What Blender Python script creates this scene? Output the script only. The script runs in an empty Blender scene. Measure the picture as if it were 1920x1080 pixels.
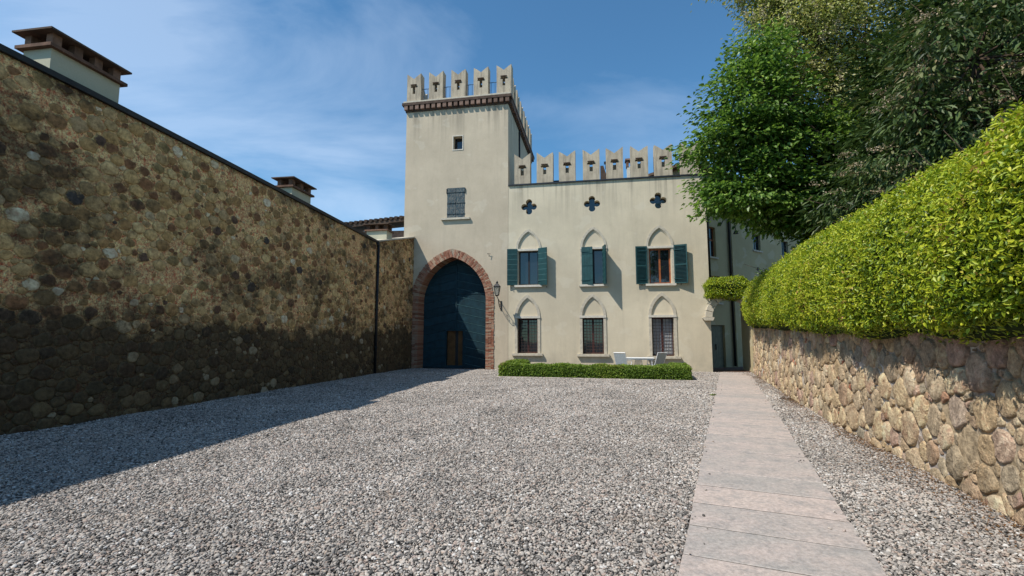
import bpy, bmesh, math, random
import numpy as np
from mathutils import Vector, Matrix, noise
from mathutils.geometry import tessellate_polygon

random.seed(7); rng = np.random.default_rng(7)
R = math.radians
scene = bpy.context.scene
col = scene.collection

# ---------------------------------------------------------------- camera
cam_d = bpy.data.cameras.new('camera'); cam = bpy.data.objects.new('camera', cam_d); col.objects.link(cam)
cam_d.sensor_width = 36; cam_d.lens = 36*900/1920
cam_d.clip_start = .05; cam_d.clip_end = 3000
cam.location = (0, 0, 1.6)
cam.rotation_euler = (R(90)+math.atan(95/900), 0, 0)
scene.camera = cam

# ---------------------------------------------------------------- sky, sun, exposure
FA = R(10.34)                                   # facade turned clockwise by this angle
U = Vector((math.cos(FA), -math.sin(FA), 0))    # along the facade, to the right
D = Vector((math.sin(FA), math.cos(FA), 0))     # into the building
O = Vector((9.552, 23.099, 0))                  # right foot of the facade
trav = (U*.60 + D*.47 + Vector((0, 0, -1))).normalized()
to_sun = -trav
elev = math.asin(to_sun.z); azim = math.atan2(to_sun.x, to_sun.y)
SUN, SKY, EXPO = 5.0, .122, .12
sun_d = bpy.data.lights.new('sun', 'SUN'); sun_d.energy = SUN; sun_d.angle = R(.53); sun_d.color = (1, .94, .85)
sun = bpy.data.objects.new('sun', sun_d); col.objects.link(sun); sun.location = (-20, -10, 40)
sun.rotation_euler = trav.to_track_quat('-Z', 'Y').to_euler()

world = bpy.data.worlds.new('World'); scene.world = world; world.use_nodes = True
nt = world.node_tree; nt.nodes.clear()
def wn(t, **k):
    n = nt.nodes.new(t)
    for a, b in k.items(): setattr(n, a, b)
    return n
sky = wn('ShaderNodeTexSky', sky_type='NISHITA', sun_disc=False)
sky.sun_elevation = elev; sky.sun_rotation = azim % (2*math.pi)
sky.air_density = 1.0; sky.dust_density = .1; sky.ozone_density = 2.6; sky.altitude = 150
geo = wn('ShaderNodeTexCoord')
sep = wn('ShaderNodeSeparateXYZ'); nt.links.new(geo.outputs['Generated'], sep.inputs[0])
def wmath(op, a, b=None):
    n = wn('ShaderNodeMath', operation=op)
    for i, v in enumerate((a, b)):
        if v is None: continue
        if isinstance(v, (int, float)): n.inputs[i].default_value = v
        else: nt.links.new(v, n.inputs[i])
    return n.outputs[0]
zz = wmath('ADD', wmath('MAXIMUM', sep.outputs[2], 0), .16)
cx = wmath('DIVIDE', sep.outputs[0], zz); cy = wmath('DIVIDE', sep.outputs[1], zz)
cmb = wn('ShaderNodeCombineXYZ'); nt.links.new(cx, cmb.inputs[0]); nt.links.new(cy, cmb.inputs[1])
mp = wn('ShaderNodeMapping'); nt.links.new(cmb.outputs[0], mp.inputs[0])
mp.inputs['Rotation'].default_value = (0, 0, R(-35)); mp.inputs['Scale'].default_value = (.55, 1.0, 1)
mp.inputs['Location'].default_value = (2.7, -1.1, 0)
n1 = wn('ShaderNodeTexNoise'); nt.links.new(mp.outputs[0], n1.inputs['Vector'])
n1.inputs['Scale'].default_value = 1.5; n1.inputs['Detail'].default_value = 9; n1.inputs['Roughness'].default_value = .58; n1.inputs['Distortion'].default_value = .5
mp2 = wn('ShaderNodeMapping'); nt.links.new(cmb.outputs[0], mp2.inputs[0])
mp2.inputs['Location'].default_value = (6, 2, 0)
n2 = wn('ShaderNodeTexNoise'); nt.links.new(mp2.outputs[0], n2.inputs['Vector'])
n2.inputs['Scale'].default_value = .45; n2.inputs['Detail'].default_value = 3
mm = wmath('MULTIPLY', n1.outputs[0], n2.outputs[0])
cr = wn('ShaderNodeMapRange'); nt.links.new(mm, cr.inputs[0])
cr.inputs[1].default_value = .215; cr.inputs[2].default_value = .37; cr.inputs[3].default_value = 0; cr.inputs[4].default_value = .40
tintn = wn('ShaderNodeMixRGB', blend_type='MULTIPLY'); tintn.inputs[0].default_value = 1; tintn.inputs[2].default_value = (.68, 1.09, 1.20, 1); nt.links.new(sky.outputs[0], tintn.inputs[1])
mix = wn('ShaderNodeMixRGB'); nt.links.new(cr.outputs[0], mix.inputs[0]); nt.links.new(tintn.outputs[0], mix.inputs[1])
mix.inputs[2].default_value = (5.6, 6.8, 8.6, 1)
bg = wn('ShaderNodeBackground'); bg.inputs[1].default_value = SKY; nt.links.new(mix.outputs[0], bg.inputs[0])
wo = wn('ShaderNodeOutputWorld'); nt.links.new(bg.outputs[0], wo.inputs[0])

vs = scene.view_settings
scene.display_settings.display_device = 'sRGB'
vs.view_transform = 'Standard'; vs.look = 'None'; vs.exposure = EXPO; vs.gamma = 1; vs.use_curve_mapping = False
scene.cycles.max_bounces = 8; scene.cycles.transparent_max_bounces = 8

# ---------------------------------------------------------------- materials
class NT:
    def __init__(s, name):
        s.m = bpy.data.materials.new(name); s.m.use_nodes = True; s.t = s.m.node_tree; s.t.nodes.clear()
        s.out = s.t.nodes.new('ShaderNodeOutputMaterial'); s.p = s.t.nodes.new('ShaderNodeBsdfPrincipled')
        s.t.links.new(s.p.outputs[0], s.out.inputs[0])
        s.tc = s.t.nodes.new('ShaderNodeTexCoord')
    def link(s, a, b): s.t.links.new(a, b)
    def put(s, v, i):
        if hasattr(v, 'is_linked') or isinstance(v, bpy.types.NodeSocket): s.link(v, i)
        elif isinstance(v, (tuple, list)): i.default_value = (*v, 1) if len(v) == 3 and i.type == 'RGBA' else v
        else: i.default_value = v
    def map(s, scale=(1,1,1), src=None, rot=(0,0,0)):
        n = s.t.nodes.new('ShaderNodeMapping'); n.inputs['Scale'].default_value = scale; n.inputs['Rotation'].default_value = rot
        s.link(src or s.tc.outputs['Object'], n.inputs[0]); return n.outputs[0]
    def noise(s, scale, detail=4, rough=.55, vec=None, dist=0):
        n = s.t.nodes.new('ShaderNodeTexNoise'); n.inputs['Scale'].default_value = scale; n.inputs['Detail'].default_value = detail
        n.inputs['Roughness'].default_value = rough; n.inputs['Distortion'].default_value = dist
        s.link(vec or s.tc.outputs['Object'], n.inputs['Vector']); return n.outputs[0]
    def voro(s, scale, vec=None, feature='F1', out='Distance'):
        n = s.t.nodes.new('ShaderNodeTexVoronoi'); n.feature = feature; n.inputs['Scale'].default_value = scale
        s.link(vec or s.tc.outputs['Object'], n.inputs['Vector']); return n.outputs[out]
    def ramp(s, fac, stops, interp='LINEAR'):
        n = s.t.nodes.new('ShaderNodeValToRGB'); n.color_ramp.interpolation = interp
        e = n.color_ramp.elements
        while len(e) < len(stops): e.new(.5)
        for k, (p, c) in enumerate(stops):
            e[k].position = p; e[k].color = (*c, 1) if isinstance(c, tuple) else (c, c, c, 1)
        s.link(fac, n.inputs[0]); return n.outputs[0]
    def mix(s, f, a, b, mode='MIX'):
        n = s.t.nodes.new('ShaderNodeMixRGB'); n.blend_type = mode
        s.put(f, n.inputs[0]); s.put(a, n.inputs[1]); s.put(b, n.inputs[2]); return n.outputs[0]
    def math(s, op, a, b=0, clamp=False):
        n = s.t.nodes.new('ShaderNodeMath'); n.operation = op; n.use_clamp = clamp
        s.put(a, n.inputs[0]); s.put(b, n.inputs[1]); return n.outputs[0]
    def attr(s, name, kind='GEOMETRY', out='Fac'):
        n = s.t.nodes.new('ShaderNodeAttribute'); n.attribute_name = name; n.attribute_type = kind; return n.outputs[out]
    def rand(s):
        return s.t.nodes.new('ShaderNodeObjectInfo').outputs['Random']
    def xyz(s, src=None):
        n = s.t.nodes.new('ShaderNodeSeparateXYZ'); s.link(src or s.tc.outputs['Object'], n.inputs[0]); return n.outputs
    def pos(s):
        return s.t.nodes.new('ShaderNodeNewGeometry').outputs['Position']
    def bump(s, h, strength=.5, dist=.01):
        n = s.t.nodes.new('ShaderNodeBump'); n.inputs['Strength'].default_value = strength; n.inputs['Distance'].default_value = dist
        s.link(h, n.inputs['Height']); s.link(n.outputs[0], s.p.inputs['Normal']); return n
    def done(s, color, rough=.8, spec=.3, metal=0):
        s.put(color, s.p.inputs['Base Color']); s.put(rough, s.p.inputs['Roughness'])
        s.p.inputs['Specular IOR Level'].default_value = spec; s.p.inputs['Metallic'].default_value = metal
        return s.m

M = {}
def stucco(name, base, dark, z_top=None, seed=0):
    n = NT(name); P = n.pos()
    big = n.noise(.35, 5, .6, n.map((1,1,1), P)); mid = n.noise(2.2, 6, .65, P); fine = n.noise(45, 4, .6, P)
    c = n.mix(n.ramp(big, [(.35, 0.), (.65, 1.)]), base, tuple(b*.82 for b in base))
    c = n.mix(n.math('MULTIPLY', n.ramp(mid, [(.5, 0.), (.75, 1.)]), .35), c, dark)
    c = n.mix(.09, c, n.ramp(fine, [(.2, 0.02), (.8, 1.)]), 'OVERLAY')
    # rain streaks: narrow vertical tracks, thick just under a coping
    st = n.noise(1.0, 3, .6, n.map((3.2, 3.2, .12), P))
    z = n.xyz(P)[2]
    if z_top:
        near = n.math('MULTIPLY', n.math('SUBTRACT', z, z_top-2.8), 1/2.8, True)
        near = n.math('MULTIPLY', near, near)
        below = n.math('LESS_THAN', z, z_top+.05)
        f = n.math('MULTIPLY', n.math('MULTIPLY', n.ramp(st, [(.47, 0.), (.68, 1.)]), near), n.math('MULTIPLY', below, .78))
        c = n.mix(f, c, (.17, .15, .12))
        st2 = n.noise(1.0, 5, .7, n.map((1.7, 1.7, .22), P)); c = n.mix(n.math('MULTIPLY', n.ramp(st2, [(.50, 0.), (.72, 1.)]), .24), c, (.30, .265, .20))
        pt = n.noise(.9, 3, .5, n.map((1, 1, 1.3), P)); c = n.mix(n.math('MULTIPLY', n.ramp(pt, [(.60, 0.), (.625, 1.)]), .16), c, (.70, .66, .55))
    low = n.math('SUBTRACT', 1, n.math('MULTIPLY', z, 1/1.1), True)
    low = n.math('MULTIPLY', low, n.ramp(n.noise(1.6, 5, .6, P), [(.35, 0.), (.7, 1.)]))
    c = n.mix(n.math('MULTIPLY', low, .6), c, (.25, .235, .19))
    h = n.math('ADD', n.math('MULTIPLY', fine, .5), n.noise(5, 4, .5, P))
    n.bump(h, .35, .012)
    return n.done(c, .92, .2)
M['stucco_tower'] = stucco('stucco_tower', (.56, .475, .355), (.42, .35, .255), 14.2)
M['stucco_wing'] = stucco('stucco_wing', (.65, .57, .425), (.50, .435, .315), 9.7)
M['stucco_grey'] = stucco('stucco_grey', (.50, .42, .25), (.36, .30, .18), 10)
M['stucco_pale'] = stucco('stucco_pale', (.52, .49, .36), (.40, .38, .28))
def merlonmat():
    n = NT('merlon_plaster'); P = n.pos()
    a = n.noise(1.8, 5, .65, P); b = n.noise(1, 3, .6, n.map((7, 7, .7), P)); f = n.noise(40, 3, .6, P)
    c = n.mix(n.ramp(a, [(.4, 0.), (.75, 1.)]), (.50, .43, .325), (.36, .30, .225))
    c = n.mix(n.math('MULTIPLY', n.ramp(b, [(.46, 0.), (.68, 1.)]), .7), c, (.22, .19, .15))
    n.bump(f, .4, .01); return n.done(c, .95, .15)
M['merlon'] = merlonmat()
def simple(name, base, var=.25, scale=6, rough=.8, spec=.3, metal=0, bump=.3, bscale=30, obj_rand=0):
    n = NT(name); a = n.noise(scale, 5, .6)
    c = n.mix(n.ramp(a, [(.3, 0.), (.7, 1.)]), tuple(min(1, x*(1+var)) for x in base), tuple(x*(1-var) for x in base))
    if obj_rand:
        c = n.mix(obj_rand, c, n.ramp(n.rand(), [(0, .15), (1, .9)]), 'OVERLAY')
    n.bump(n.noise(bscale, 4, .6), bump, .006)
    return n.done(c, rough, spec, metal)
M['stone_trim'] = simple('stone_trim', (.50, .45, .36), .2, 7, .85)
M['white_trim'] = simple('white_trim', (.58, .54, .46), .12, 9, .8)
M['teal'] = simple('teal_paint', (.010, .056, .060), .25, 5, .55, .4, 0, .3, 18)
M['navy'] = simple('gate_paint', (.009, .036, .050), .35, 3.5, .62, .3, 0, .4, 14, .2)
M['dark_iron'] = simple('dark_iron', (.02, .02, .022), .3, 12, .55, .5, .3)
M['rust_iron'] = simple('rust_iron', (.05, .032, .028), .3, 12, .7, .4, .2)
M['blue_rail'] = simple('blue_rail', (.06, .12, .2), .2, 12, .5, .5, .3)
M['brown_wood'] = simple('brown_wood', (.30, .09, .028), .3, 8, .5, .4)
M['old_wood'] = simple('old_wood', (.12, .06, .024), .35, 3, .8, .2)
M['red_wood'] = simple('red_wood', (.085, .025, .022), .3, 8, .6, .3)
M['dark_inside'] = simple('dark_room_plaster', (.05, .045, .04), .2, 2, .9, .1)
M['curtain'] = simple('curtain', (.34, .35, .37), .12, 14, .9, .1)
M['lead'] = simple('lead_flashing', (.028, .032, .038), .3, 5, .5, .4, .4)
M['asphalt_roof'] = simple('roof_felt', (.07, .06, .055), .3, 2, .9)
M['white_metal'] = simple('white_metal', (.75, .77, .78), .05, 5, .4, .5, 0, .05)
M['mesh_fabric'] = simple('grey_mesh_fabric', (.42, .47, .49), .1, 20, .7, .3)
M['bark'] = simple('bark', (.06, .042, .03), .35, 8, .95, .1, 0, .8, 20)
M['door_paint'] = simple('door_paint', (.16, .15, .10), .2, 5, .7)
M['copper'] = simple('terracotta_edge', (.16, .09, .06), .4, 6, .85, .2, 0, .5, 20, .3)
M['dentil'] = simple('dentil_brick', (.20, .13, .10), .4, 5, .9, .2, 0, .5, 20, .5)
M['dark_brick'] = simple('dark_cornice', (.085, .058, .045), .4, 5, .9, .2, 0, .5, 20)
M['flag'] = simple('passage_paving', (.11, .065, .05), .3, 3, .8, .3)

def glassmat():
    n = NT('window_glass'); n.bump(n.noise(1.6, 2, .5), .12, .03)
    return n.done((.012, .016, .022), .04, .9)
M['glass'] = glassmat()
def shut_weather():
    n = NT('weathered_blue_shutter'); a = n.noise(14, 6, .7, n.map((2, 2, .5))); b = n.noise(5, 5, .7)
    c = n.mix(n.ramp(a, [(.46, 0.), (.56, 1.)]), (.035, .075, .095), (.17, .165, .15))
    c = n.mix(n.ramp(b, [(.5, 0.), (.62, 1.)]), c, (.03, .05, .065)); n.bump(a, .5, .01)
    return n.done(c, .8, .25)
M['shut_weather'] = shut_weather()
M['teal_sun_edge'] = simple('painted_sun_teal', (.085, .19, .19), .25, 6, .6, .3)  # lighter teal paints the sun caught on shutter board edges
M['navy_sun_edge'] = simple('painted_sun_gate', (.065, .155, .175), .4, 4, .6, .3)  # lighter gate colour standing in for sunlight on the board tops
def brickmat():
    n = NT('arch_brick'); t = n.attr('tint'); P = n.pos()
    c = n.ramp(t, [(0, (.20, .07, .04)), (.3, (.32, .13, .08)), (.55, (.42, .20, .13)), (.8, (.36, .22, .15)), (1, (.46, .34, .24))])
    w = n.noise(9, 5, .6, P); c = n.mix(n.math('MULTIPLY', n.ramp(w, [(.45, 0.), (.7, 1.)]), .5), c, (.30, .24, .18))
    n.bump(n.noise(35, 4, .6, P), .5, .01); return n.done(c, .92, .2)
M['brick'] = brickmat()
M['mortar_pale'] = simple('pale_mortar', (.34, .28, .21), .25, 12, .95, .1, 0, .6, 30)

def leftstone():
    # cobbles of the old wall; soot and algae cover the lower band and a ragged patch higher up
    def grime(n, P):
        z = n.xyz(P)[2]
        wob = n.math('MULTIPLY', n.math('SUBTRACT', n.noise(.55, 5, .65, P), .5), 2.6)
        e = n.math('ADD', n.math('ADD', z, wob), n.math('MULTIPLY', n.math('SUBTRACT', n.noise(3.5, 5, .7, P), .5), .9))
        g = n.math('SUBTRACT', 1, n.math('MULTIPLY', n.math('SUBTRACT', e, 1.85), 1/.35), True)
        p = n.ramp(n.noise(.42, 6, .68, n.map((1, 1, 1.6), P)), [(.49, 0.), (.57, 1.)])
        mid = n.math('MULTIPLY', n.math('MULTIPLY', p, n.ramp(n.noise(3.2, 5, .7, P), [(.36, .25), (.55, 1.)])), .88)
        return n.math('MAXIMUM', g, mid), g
    n = NT('wall_cobble'); P = n.pos(); t = n.attr('tint')
    c = n.ramp(t, [(0, (.05, .048, .05)), (.03, (.12, .065, .038)), (.13, (.23, .115, .058)), (.22, (.19, .145, .07)), (.34, (.27, .155, .07)), (.48, (.42, .27, .12)), (.60, (.52, .35, .165)), (.70, (.30, .205, .105)), (.82, (.60, .41, .20)), (.91, (.32, .22, .12)), (.97, (.50, .41, .27)), (1, (.66, .57, .43))])
    v = n.noise(9, 6, .7, P); c = n.mix(.8, c, n.ramp(v, [(.3, .1), (.7, .9)]), 'OVERLAY')
    c = n.mix(.25, c, (1.0, .85, .6), 'SOFT_LIGHT')
    sm_ = n.ramp(n.math('ADD', n.noise(7, 6, .75, P, .6), n.math('MULTIPLY', n.math('SUBTRACT', .72, n.attr('rim')), .32)), [(.52, 0.), (.62, 1.)]); c = n.mix(n.math('MULTIPLY', sm_, .92), c, n.ramp(n.noise(16, 5, .7, P), [(.3, (.20, .12, .05)), (.7, (.62, .42, .19))]))
    g, low = grime(n, P)
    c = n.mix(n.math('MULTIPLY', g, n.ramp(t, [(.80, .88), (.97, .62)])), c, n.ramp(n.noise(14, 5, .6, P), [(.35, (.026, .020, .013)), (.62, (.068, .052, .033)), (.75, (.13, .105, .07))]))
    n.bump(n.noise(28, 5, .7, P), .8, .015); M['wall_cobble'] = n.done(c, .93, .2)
    n = NT('wall_mortar'); P = n.pos()
    a = n.noise(.9, 6, .65, P); b = n.noise(13, 6, .75, P); cc = n.noise(48, 4, .7, P)
    c = n.mix(n.ramp(a, [(.36, 0.), (.66, 1.)]), (.80, .485, .225), (.60, .37, .185))
    c = n.mix(.9, c, n.ramp(b, [(.32, .0), (.66, .95)]), 'OVERLAY')
    c = n.mix(.7, c, n.ramp(cc, [(.28, .1), (.72, .9)]), 'OVERLAY')
    peb = n.voro(24, P, 'F1', 'Color'); pd = n.voro(24, P)
    c = n.mix(n.math('MULTIPLY', n.math('LESS_THAN', pd, .38), .4), c, n.ramp(peb, [(.1, (.05, .035, .025)), (.5, (.17, .13, .08)), (.9, (.33, .27, .18))]))
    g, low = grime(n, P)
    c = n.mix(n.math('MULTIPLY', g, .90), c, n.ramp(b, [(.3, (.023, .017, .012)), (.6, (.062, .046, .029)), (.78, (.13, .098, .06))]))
    h = n.math('ADD', b, n.math('MULTIPLY', n.math('MINIMUM', pd, .4), -1.2))
    n.bump(h, 1.0, .035); M['wall_mortar'] = n.done(c, .95, .15)
leftstone()
def rightstone():
    n = NT('field_stone'); P = n.pos(); t = n.attr('tint')
    c = n.ramp(t, [(0, (.44, .31, .18)), (.16, (.60, .46, .28)), (.30, (.42, .28, .18)), (.42, (.35, .28, .19)), (.54, (.58, .43, .27)), (.64, (.31, .275, .21)), (.76, (.66, .52, .34)), (.84, (.40, .26, .20)), (.90, (.54, .38, .27)), (.945, (.40, .33, .26)), (.975, (.46, .17, .09)), (1, (.48, .20, .12))], 'LINEAR')
    v = n.noise(5, 6, .7, P, .4); v2 = n.noise(30, 5, .7, P)
    c = n.mix(.85, c, n.ramp(v, [(.3, .12), (.7, .88)]), 'OVERLAY'); c = n.mix(n.math('MULTIPLY', n.ramp(n.noise(2.3, 5, .7, P), [(.5, 0.), (.62, 1.)]), .45), c, (.50, .40, .27)); c = n.mix(.6, c, n.ramp(v2, [(.25, .1), (.75, .9)]), 'OVERLAY')
    n.bump(n.math('ADD', v2, n.math('MULTIPLY', v, 2.5)), 1.0, .035); M['field_stone'] = n.done(c, .9, .22)
    n = NT('field_mortar'); P = n.pos(); a = n.noise(11, 6, .7, P); b = n.noise(.7, 3, .5, P)
    c = n.mix(n.ramp(b, [(.52, 0.), (.6, 1.)]), (.40, .31, .20), (.54, .49, .43))
    c = n.mix(.7, c, n.ramp(a, [(.3, .05), (.7, .85)]), 'OVERLAY'); n.bump(a, 1, .03); M['field_mortar'] = n.done(c, .95, .1)
rightstone()

def gravelmats():
    n = NT('pebble'); t = n.attr('tint', 'INSTANCER')
    c = n.ramp(t, [(0, (.05, .048, .045)), (.13, (.12, .112, .104)), (.28, (.23, .212, .194)), (.5, (.355, .322, .288)), (.68, (.45, .405, .355)), (.78, (.30, .235, .205)), (.86, (.36, .29, .235)), (.95, (.44, .42, .395)), (1, (.62, .60, .57))])
    P = n.pos(); c = n.mix(.5, c, n.ramp(n.noise(.55, 5, .65, P, .8), [(.3, .28), (.7, .72)]), 'OVERLAY')
    c = n.mix(n.math('MULTIPLY', n.ramp(n.noise(1.3, 5, .7, n.map((1, .55, 1), P)), [(.58, 0.), (.72, 1.)]), .4), c, (.20, .15, .105))
    M['pebble'] = n.done(c, .85, .25)
    n = NT('gravel_bed'); P = n.pos()
    vc = n.voro(38, P, 'F1', 'Color'); vd = n.voro(38, P)
    c = n.ramp(vc, [(.1, (.12, .11, .105)), (.45, (.28, .26, .24)), (.8, (.42, .39, .36))])
    c = n.mix(n.ramp(vd, [(.3, 0.), (.62, 1.)]), c, (.07, .062, .055)); n.bump(n.math('MULTIPLY', vd, -1), 1, .02)
    M['gravel_bed'] = n.done(c, .9, .2)
gravelmats()
def slabmat():
    n = NT('paving_marble'); P = n.pos(); r = n.rand()
    a = n.noise(1.0, 6, .62, n.map((1.3, 2.6, 1), P, (0, 0, R(24)))); b = n.noise(26, 6, .75, P); b2 = n.noise(6, 5, .7, P)
    c = n.mix(n.ramp(r, [(0., 0.), (1., 1.)]), (.45, .375, .33), (.33, .305, .28))
    c = n.mix(n.math('MULTIPLY', n.ramp(a, [(.42, 0.), (.66, 1.)]), .7), c, (.45, .37, .33))
    c = n.mix(n.math('MULTIPLY', n.ramp(b2, [(.46, 0.), (.68, 1.)]), .7), c, (.24, .23, .22))
    c = n.mix(.5, c, n.ramp(b, [(.28, .15), (.72, .85)]), 'OVERLAY'); n.bump(n.math('ADD', b, b2), .5, .006)
    return n.done(c, .75, .35)
M['slab'] = slabmat()
M['joint_bed'] = simple('slab_joint_bed', (.045, .038, .032), .2, 20, .95)
M['kerb'] = simple('kerb_stone', (.45, .40, .35), .2, 6, .85)
def soil():
    n = NT('soil'); a = n.noise(3, 6, .7); n.bump(a, 1, .05)
    return n.done(n.ramp(a, [(.3, (.04, .03, .02)), (.7, (.10, .075, .05))]), .95, .1)
M['soil'] = soil()
def tilemat():
    n = NT('clay_tile'); r = n.rand()
    c = n.mix(n.ramp(n.noise(5, 5, .6), [(.35, 0.), (.7, 1.)]), (.13, .085, .06), (.06, .05, .042))
    n.bump(n.noise(30, 4, .6), .5, .01); return n.done(c, .9, .2)
M['tile'] = tilemat()
def leafmat(name, stops, trans=.35, rough=.5, spec=.35):
    n = NT(name); t = n.attr('tint'); c = n.ramp(t, stops)
    n.done(c, rough, spec)
    tr = n.t.nodes.new('ShaderNodeBsdfTranslucent'); c2 = n.mix(.5, c, (1, 1, .3), 'MULTIPLY'); c2 = n.mix(.4, c2, c, 'ADD'); n.link(c2, tr.inputs[0])
    ms = n.t.nodes.new('ShaderNodeMixShader'); ms.inputs[0].default_value = trans
    n.link(n.p.outputs[0], ms.inputs[1]); n.link(tr.outputs[0], ms.inputs[2]); n.link(ms.outputs[0], n.out.inputs[0]); return n.m
M['leaf_hedge'] = leafmat('hedge_leaf', [(0, (.04, .085, .010)), (.25, (.12, .20, .014)), (.55, (.27, .35, .018)), (.85, (.42, .46, .028)), (.97, (.54, .54, .06)), (1, (.40, .25, .08))], .25, .45, .35)
M['leaf_box'] = leafmat('box_leaf', [(0, (.05, .10, .016)), (.35, (.13, .21, .028)), (.7, (.22, .32, .045)), (.9, (.31, .36, .07)), (1, (.30, .21, .09))], .25)
M['leaf_bright'] = leafmat('bright_leaf', [(0, (.022, .06, .012)), (.45, (.09, .175, .028)), (.8, (.20, .32, .055)), (1, (.38, .50, .16))], .4, .42, .4)
M['leaf_robinia'] = leafmat('robinia_leaf', [(0, (.12, .16, .03)), (.45, (.28, .31, .07)), (.75, (.44, .43, .16)), (1, (.70, .66, .42))], .35)
M['leaf_dark'] = leafmat('dark_leaf', [(0, (.016, .034, .010)), (.5, (.045, .082, .020)), (.85, (.09, .135, .035)), (1, (.17, .16, .07))], .2, .55, .25)
M['leaf_vib'] = leafmat('long_leaf', [(0, (.018, .038, .012)), (.5, (.06, .10, .026)), (.8, (.115, .16, .05)), (.93, (.21, .21, .10)), (1, (.27, .20, .11))], .2, .5, .3)
M['blossom'] = leafmat('blossom', [(0, (.26, .19, .12)), (.5, (.38, .30, .20)), (1, (.52, .44, .30))], .1)
M['dead_leaf'] = leafmat('dead_leaf', [(0, (.07, .035, .015)), (.5, (.16, .08, .035)), (1, (.28, .17, .08))], .05)
M['core'] = simple('inner_twigs', (.022, .035, .010), .4, 8, .95, .1)

# ---------------------------------------------------------------- object helpers
def link(o, parent=None):
    col.objects.link(o)
    if parent: o.parent = parent
    return o
def tag(o, label=None, cat=None, group=None, kind=None):
    if label: o['label'] = label
    if cat: o['category'] = cat
    if group: o['group'] = group
    if kind: o['kind'] = kind
    return o
def empty(name, loc=(0, 0, 0), rz=0, label=None, cat=None, group=None, parent=None, kind=None):
    o = bpy.data.objects.new(name, None); o.empty_display_size = .3; link(o, parent)
    o.location = loc; o.rotation_euler = (0, 0, rz); return tag(o, label, cat, group, kind)
def fac(s, t=0, z=0): return tuple(O + U*s + D*t + Vector((0, 0, z)))
def copy_tree(o, parent=None):
    c = o.copy(); col.objects.link(c); c.parent = parent
    for ch in list(o.children): copy_tree(ch, c)
    return c

class MB:
    def __init__(s): s.v = []; s.f = []; s.t = []
    def add(s, vs, fs, tint=0.5):
        b = len(s.v); s.v += [tuple(v) for v in vs]; s.f += [tuple(i+b for i in f) for f in fs]; s.t += [tint]*len(vs); return s
    def box(s, x0, x1, y0, y1, z0, z1, tint=.5, rot=None, at=(0, 0, 0)):
        vs = [Vector((x, y, z)) for z in (z0, z1) for y in (y0, y1) for x in (x0, x1)]
        if rot is not None: vs = [rot @ v for v in vs]
        vs = [v + Vector(at) for v in vs]
        return s.add(vs, [(0, 2, 3, 1), (4, 5, 7, 6), (0, 1, 5, 4), (2, 6, 7, 3), (0, 4, 6, 2), (1, 3, 7, 5)], tint)
    def prism(s, loops, y0, y1, axis='y', tint=.5):
        def P(p, y): return (p[0], y, p[1]) if axis == 'y' else ((y, p[0], p[1]) if axis == 'x' else (p[0], p[1], y))
        flat = [p for l in loops for p in l]; n = len(flat)
        tri = tessellate_polygon([[Vector((p[0], p[1], 0)) for p in l] for l in loops])
        vs = [P(p, y0) for p in flat] + [P(p, y1) for p in flat]
        fs = [tuple(t) for t in tri] + [tuple(i+n for i in reversed(t)) for t in tri]
        b = 0
        for l in loops:
            m = len(l)
            for i in range(m):
                j = (i+1) % m; fs.append((b+i, b+j, n+b+j, n+b+i))
            b += m
        return s.add(vs, fs, tint)
    def tube(s, pts, rad, seg=6, tint=.5):
        pts = [Vector(p) for p in pts]; n = len(pts)
        if not hasattr(rad, '__len__'): rad = [rad]*n
        vs = []; fs = []
        for i, p in enumerate(pts):
            d = (pts[min(i+1, n-1)] - pts[max(i-1, 0)]); d = d.normalized() if d.length > 1e-9 else Vector((0, 0, 1))
            a = d.cross(Vector((0, 0, 1)) if abs(d.z) < .9 else Vector((1, 0, 0))).normalized(); b = d.cross(a)
            for k in range(seg):
                an = 2*math.pi*k/seg; vs.append(p + (a*math.cos(an) + b*math.sin(an))*rad[i])
        for i in range(n-1):
            for k in range(seg):
                k2 = (k+1) % seg; fs.append((i*seg+k, i*seg+k2, (i+1)*seg+k2, (i+1)*seg+k))
        fs.append(tuple(range(seg-1, -1, -1))); fs.append(tuple((n-1)*seg+k for k in range(seg)))
        return s.add(vs, fs, tint)
    def mesh(s, name, mat, smooth=False, bevel=0):
        me = bpy.data.meshes.new(name); bm = bmesh.new()
        me.from_pydata(s.v, [], s.f); bm.from_mesh(me)
        bmesh.ops.recalc_face_normals(bm, faces=bm.faces[:])
        if bevel: bmesh.ops.bevel(bm, geom=[e for e in bm.edges if e.calc_face_angle(0) > .6], offset=bevel, segments=1, affect='EDGES')
        bm.to_mesh(me); bm.free()
        if not bevel:
            a = me.attributes.new('tint', 'FLOAT', 'POINT'); a.data.foreach_set('value', s.t)
        if smooth: me.polygons.foreach_set('use_smooth', [True]*len(me.polygons))
        me.materials.append(mat); return me
    def build(s, name, mat, parent=None, loc=None, rz=0, smooth=False, bevel=0, kind=None, label=None):
        o = bpy.data.objects.new(name, s.mesh(name, mat, smooth, bevel)); link(o, parent)
        if loc: o.location = loc
        o.rotation_euler = (0, 0, rz); return tag(o, label, kind=kind)

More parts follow.
